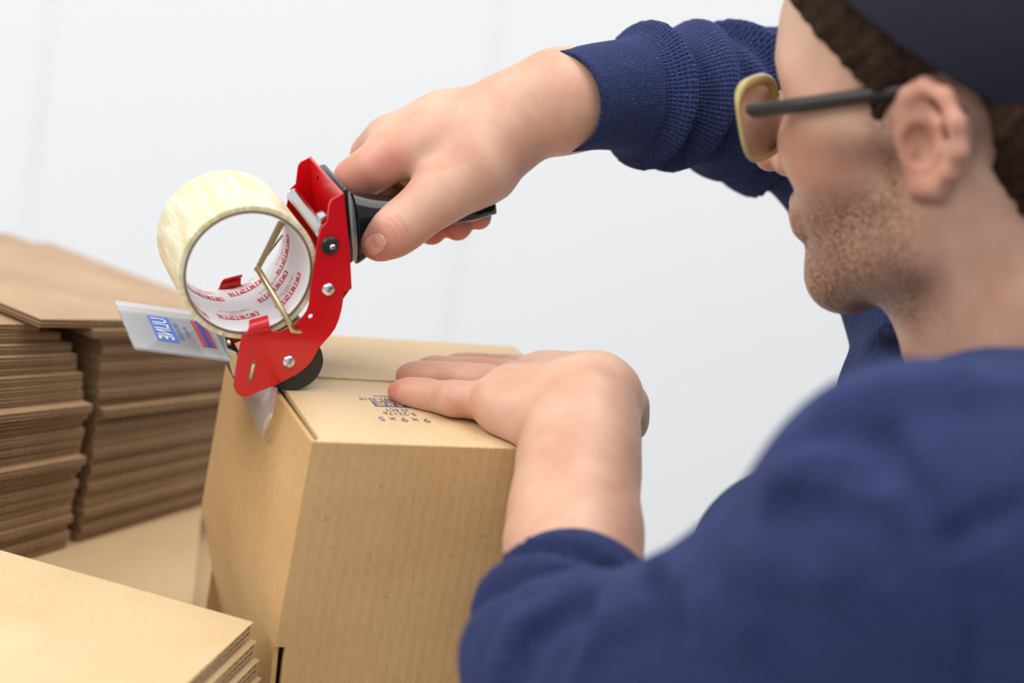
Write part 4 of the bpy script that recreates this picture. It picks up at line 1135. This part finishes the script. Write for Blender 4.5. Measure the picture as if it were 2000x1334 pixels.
def sleeve(f, poly, folds, k, cuff, op_k=.02):
    lo_ = poly[:, :3].min(0) - .09; hi_ = poly[:, :3].max(0) + .09
    w = f.win(lo_, hi_); sl, X = w; shp = X[0].shape; q = 8
    Xc = np.stack([x[::q, ::q, ::q].ravel() for x in X], 1).astype(np.float64); cs = X[0][::q, ::q, ::q].shape
    near_ = (nearest(poly[::3], Xc)[1] < .115).reshape(cs)
    for ax_ in range(3): near_ = np.repeat(near_, q, ax_)
    near_ = near_[:shp[0], :shp[1], :shp[2]]
    Xf = np.stack([x[near_] for x in X], 1).astype(np.float64)
    # only cells close to the sleeve matter
    s, dd, tg, c = nearest(poly, Xf); S = arc(poly); r = np.interp(s, S, poly[:, 3])
    off = np.zeros(len(Xf)); dv = Xf - c
    sideR = dv @ RGT / .04; sideU = dv @ UPV / .04; sideD = -(dv @ FWD) / .04
    for s0, amp, wd, tu, td, tr in folds:
        off += amp * np.exp(-((s - s0 - tu * sideU - td * sideD - tr * sideR) / wd) ** 2)
    d = dd - r - off
    i0 = int(np.searchsorted(S, cuff)); endp = (Xf - poly[i0, :3]) @ unit(poly[i0 - 1, :3] - poly[i0 + 1, :3])
    d = np.maximum(d, np.where(s < cuff + .06, endp, -1))
    full = np.full(shp, .05, np.float32); full[near_] = d; f.union(full, sl, op_k)
lo = np.min([W(880, 1480, .8), W(2120, 1480, .85), W(2120, 560, 1.0), W(1060, 20, 1.0), W(1700, 500, .62), W(1400, 20, 1.3), W(2100, 600, .62), W(2100, 1480, .62)], 0)
hi = np.max([W(880, 1480, .8), W(2120, 1480, 1.1), W(2120, 560, 1.15), W(1060, 20, 1.0), W(1700, 500, .62), W(1400, 20, 1.3), W(2100, 500, 1.2), W(1500, 1480, .62)], 0)
hi = np.maximum(hi, W(1450, -70, 1.2)); lo = np.minimum(lo, W(1450, -70, 1.05))
lo = np.minimum(lo, PEL + np.array([-.15, -.15, -.02])); hi = np.maximum(hi, PEL + .15)
fs = Field(lo, hi, .0032)
# trunk
fs.chain([(hd(-.032, 0, -.190), .073), (W(2035, 1010, .92), .100), (TB, .130), (PEL + ZZ * .03, .135)], .04)
fs.chain([(LS, .066), (W(1965, 1035, .83), .070), (W(2035, 1000, .92), .09), (RS, .072)], .025)
fs.cone(W(2000, 1000, .92), RS, .10, .076, .04)
fs.cone(LS, W(1980, 1260, .8), .068, .10, .03)
fs.cone(W(1900, 1010, .95), W(1572, 1142, .93), .085, .058, .03)                 # chest behind the upper arm
fs.cone(W(1572, 1142, .93), W(1700, 1420, .93), .058, .09, .03)
fs.cone(LS + (W(1960, 835, .87) - LS) * .2, W(1960, 835, .87), .054, .032, .03)
fold_r = [(.070, .011, .006, 0, .003, 0), (.083, -.005, .005, 0, .004, 0), (.098, .008, .008, .005, .006, 0), (.113, -.006, .006, .005, .008, 0), (.126, .008, .007, -.010, .006, 0), (.140, -.005, .006, -.014, .01, 0), (.154, .013, .009, -.016, .01, 0), (.168, -.007, .007, -.016, .01, 0), (.182, .010, .009, -.014, .006, 0)]
sleeve(fs, SL_R, fold_r, .02, .056, .012)
fold_l = [(.014, -.004, .004, 0, 0, .002), (.024, .006, .007, 0, 0, .006), (.037, -.008, .006, 0, 0, .010), (.052, .006, .009, 0, 0, .014), (.068, -.008, .007, 0, 0, .018), (.086, .004, .010, 0, 0, .020)]
sleeve(fs, SL_L, fold_l, .02, .016, .014)
# soft folds raised on the near sleeve and shoulder
for pl, r_, up_ in (([(1545, 884), (1600, 879), (1660, 890)], .008, -.003), ([(1530, 945), (1570, 942), (1626, 946), (1730, 980)], .008, -.003),
                    ([(1470, 1070), (1495, 1085), (1521, 1099), (1611, 1128)], .008, -.003), ([(1296, 1112), (1343, 1151), (1395, 1195), (1454, 1233)], .008, -.003),
                    ([(1050, 1165), (1140, 1145), (1230, 1165)], .007, -.002), ([(985, 1300), (1020, 1230), (1100, 1185)], .007, -.002), ([(1110, 1330), (1130, 1270), (1190, 1225), (1270, 1190)], .008, -.003),
                    ([(1640, 800), (1740, 780), (1860, 770), (1980, 770)], .010, -.006)):
    ridge(fs, pl, r_, .010, up_)
for pl, r_, up_ in (([(1545, 849), (1655, 842), (1730, 860)], .006, .002), ([(1550, 914), (1610, 916), (1693, 928)], .006, .002), ([(1520, 988), (1560, 990), (1600, 992), (1680, 1012)], .006, .002),
                    ([(1275, 1135), (1300, 1175), (1325, 1220)], .005, .002), ([(1715, 860), (1804, 965), (1860, 1054), (1886, 1143), (1897, 1262), (1890, 1334)], .004, .0018), ([(1860, 1054), (1938, 1017), (2000, 987)], .003, .0014),
                    ([(1075, 1330), (1085, 1270), (1130, 1215)], .006, .002), ([(1020, 1320), (1050, 1240), (1140, 1190)], .005, .002)):
    ridge(fs, pl, r_, .008, up_, 'cut')
# neck opening
CO = hd(-.026, 0, -.125); CN = unit(HU + .10 * HF)                      # middle and axis of the collar
w = fs.win(CO - .16, CO + .16); sl, X = w; D = [X[i] - CO[i] for i in range(3)]
hz = sum(D[i] * CN[i] for i in range(3)); rr_ = np.sqrt(np.maximum(sum(D[i] ** 2 for i in range(3)) - hz ** 2, 0))
fs.cut(np.maximum(-hz + .22 * np.clip(rr_ - .066, 0, 1), rr_ - .125).astype(np.float32), sl, .006)
fs.cut(np.maximum(-hz - .03, rr_ - .0635).astype(np.float32), sl, 0); del X, D
w = fs.win(fs.lo, np.array([fs.lo[0] + fs.h * fs.n[0], fs.lo[1] + fs.h * fs.n[1], PEL[2] + .08])); sl, X = w
fs.cut((X[2] - np.float32(PEL[2] + .02)).astype(np.float32), sl, .004); del X                # hem
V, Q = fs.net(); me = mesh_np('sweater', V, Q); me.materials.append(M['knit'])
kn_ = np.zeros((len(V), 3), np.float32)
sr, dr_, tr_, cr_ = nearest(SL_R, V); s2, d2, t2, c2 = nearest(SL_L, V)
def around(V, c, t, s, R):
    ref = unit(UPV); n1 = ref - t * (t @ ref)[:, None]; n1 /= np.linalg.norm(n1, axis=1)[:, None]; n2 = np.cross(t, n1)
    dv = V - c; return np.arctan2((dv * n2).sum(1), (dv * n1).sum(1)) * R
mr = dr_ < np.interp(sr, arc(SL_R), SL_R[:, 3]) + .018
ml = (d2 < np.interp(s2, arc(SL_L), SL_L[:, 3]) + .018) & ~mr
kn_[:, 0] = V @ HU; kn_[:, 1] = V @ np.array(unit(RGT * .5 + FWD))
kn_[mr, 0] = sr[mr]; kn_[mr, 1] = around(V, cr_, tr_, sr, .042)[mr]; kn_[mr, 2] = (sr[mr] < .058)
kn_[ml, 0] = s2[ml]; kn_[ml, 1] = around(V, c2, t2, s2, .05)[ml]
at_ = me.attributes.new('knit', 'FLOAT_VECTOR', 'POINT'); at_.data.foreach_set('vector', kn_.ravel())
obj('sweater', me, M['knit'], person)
# collar band
ce1 = unit(HF - CN * (HF @ CN)); ce2 = np.cross(CN, ce1)
def knit_attr(o, uv, z):
    a_ = o.data.attributes.new('knit', 'FLOAT_VECTOR', 'POINT'); a_.data.foreach_set('vector', np.array([(q[0], q[1], z) for q in uv], np.float32).ravel())
bm = bmesh.new(); cpts = []; prof = [(.0615, -.012), (.0630, .0075), (.0650, .0095), (.0672, .0085), (.0695, -.001), (.0720, -.012)]; uv_ = []
lathe(bm, CO, CN, prof, 96)
o = obj('collar', bm, M['knit'], person); smooth(o)
knit_attr(o, [(0.0, math.atan2((np.array(v_.co) - CO) @ ce2, (np.array(v_.co) - CO) @ ce1) * .066) for v_ in o.data.vertices], 1.0)
# cuffs: a band swept along the sleeve and turned in at its mouth
def cuff_band(poly, s1, prof, z, nseg=96, wob=0.0):
    """prof: (arc length, radius offset)"""
    S = arc(poly); V_, uv_ = [], []
    T_ = np.gradient(poly[:, :3], axis=0); T_ /= np.linalg.norm(T_, axis=1)[:, None]; ref = unit(UPV)
    for s_, dr in prof:
        c_ = np.array([np.interp(s_, S, poly[:, i]) for i in range(3)]); t_ = unit(np.array([np.interp(s_, S, T_[:, i]) for i in range(3)])); r_ = np.interp(s_, S, poly[:, 3]) + dr
        if s_ < 0: c_ = poly[0, :3] + T_[0] * s_; t_ = T_[0]
        n1 = unit(ref - t_ * (ref @ t_)); n2 = np.cross(t_, n1)
        for k in range(nseg):
            a_ = 2 * math.pi * k / nseg
            V_.append(c_ + (r_ + wob * math.sin(3 * a_ + s_ * 60)) * (math.cos(a_) * n1 + math.sin(a_) * n2)); uv_.append((s_, a_ * .036))
    F_ = [(i * nseg + k, i * nseg + (k + 1) % nseg, (i + 1) * nseg + (k + 1) % nseg, (i + 1) * nseg + k) for i in range(len(prof) - 1) for k in range(nseg)]
    o = obj('cuff', mesh_np('cuff', np.array(V_), np.array(F_)), M['knit'], person); knit_attr(o, uv_, z); return o
cuff_band(SL_R, .06, [(.045, -.0034), (.02, -.0034), (.004, -.0032), (.0005, -.0026), (-.0006, -.0012), (.0, 0)] + [(.004 * k, 0) for k in range(1, 15)] + [(.0575, .001), (.0595, .0014), (.062, -.003)], 1.0)
cuff_band(SL_L, .03, [(.045, -.0075), (.02, -.0075), (.004, -.0070), (-.0012, -.005), (-.0024, -.0025), (-.0012, .0002), (.003, .0014), (.008, .001), (.014, -.001), (.022, -.004), (.03, -.008)], 0.0, 96, .0006)

# ---- trousers and shoes, standing on the floor beside the table
LEGD = unit(np.array([HL[0], HL[1], 0])); FWDH = unit(np.array([HF[0], HF[1], 0]))
ftr = Field(PEL + np.array([-.3, -.3, FLOOR_Z - PEL[2] - .02]), PEL + np.array([.3, .3, .12]), .007)
ftr.cone(PEL + ZZ * .05, PEL - ZZ * .03, .120, .118, .04)
for s_ in (1, -1):
    hip = PEL + LEGD * s_ * .075 - ZZ * .05; knee = PEL + LEGD * s_ * .095 + FWDH * .02 + ZZ * (FLOOR_Z - PEL[2] + .46); ank = PEL + LEGD * s_ * .10 - FWDH * .02 + ZZ * (FLOOR_Z - PEL[2] + .07)
    ftr.chain([(hip, .088), (knee, .062), (ank, .052)], .02)
V, Q = ftr.net(); obj('trousers', mesh_np('trousers', V, Q), M['denim'], person)
for s_ in (1, -1):
    fsh = Field(PEL + np.array([-.4, -.4, FLOOR_Z - PEL[2] - .02]), PEL + np.array([.4, .4, FLOOR_Z - PEL[2] + .16]), .006)
    heel = PEL + LEGD * s_ * .10 - FWDH * .05 + ZZ * (FLOOR_Z - PEL[2] + .042); toe = heel + FWDH * .19 - ZZ * .006
    fsh.chain([(heel, .040), (heel + FWDH * .10, .042), (toe, .034)], .02); fsh.cone(heel + FWDH * .03, heel + FWDH * .03 + ZZ * .07, .04, .042, .02)
    sl, X = fsh.win(fsh.lo, fsh.lo + fsh.h * (fsh.n - 1)); fsh.cut((X[2] - np.float32(FLOOR_Z + .002)).astype(np.float32), sl, .002)
    V, Q = fsh.net(); obj('shoe', mesh_np('shoe', V, Q), M['shoe'], person)

# ------------------------------------------------------------------ eyeglasses
gls = empty('eyeglasses', tuple(hd(.1, 0, .0)))
tag(gls, 'eyeglasses with amber clear rims and dark temples on the face', 'eyeglasses')
def rimpts(s, n=40):
    out = []
    for k in range(n):
        t = 2 * math.pi * k / n; ct, st = math.cos(t), math.sin(t)
        yy = .0275 * math.copysign(abs(ct) ** .62, ct); zz_ = .0215 * math.copysign(abs(st) ** .62, st)
        out.append(hd(.106 - .10 * (abs(yy + .034)) ** 1.6 * 1.2 + .08 * (zz_), s * (.034 + yy), .008 + zz_))
    return out
for s in (1, -1):
    bm = bmesh.new(); tube(bm, rimpts(s), [.0013 + .0022 * max(0, math.sin(2 * math.pi * k / 40 - .3)) for k in range(40)], 10, True); smooth(obj('rim', bm, M['horn'], gls))
    bm = bmesh.new(); P = rimpts(s); c = sum(P) / len(P); cv = bm.verts.new(Vector(c)); vs = [bm.verts.new(Vector(p)) for p in P]
    for k in range(len(vs)): bm.faces.new((cv, vs[k], vs[(k + 1) % len(vs)]))
    smooth(obj('lens', bm, M['lens'], gls))
    bm = bmesh.new(); tube(bm, [hd(.099, s * .059, .017), hd(.092, s * .069, .0175), hd(.06, s * .0745, .020), hd(.02, s * .078, .0235), hd(-.006, s * .079, .0255), hd(-.026, s * .078, .010)], [.0030, .0042, .0042, .0040, .0036, .0026], 10); smooth(obj('temple', bm, M['temple'], gls))
bm = bmesh.new(); tube(bm, [hd(.1035, -.010, .014), hd(.1065, 0, .017), hd(.1035, .010, .014)], .0024, 10); smooth(obj('bridge', bm, M['horn'], gls))
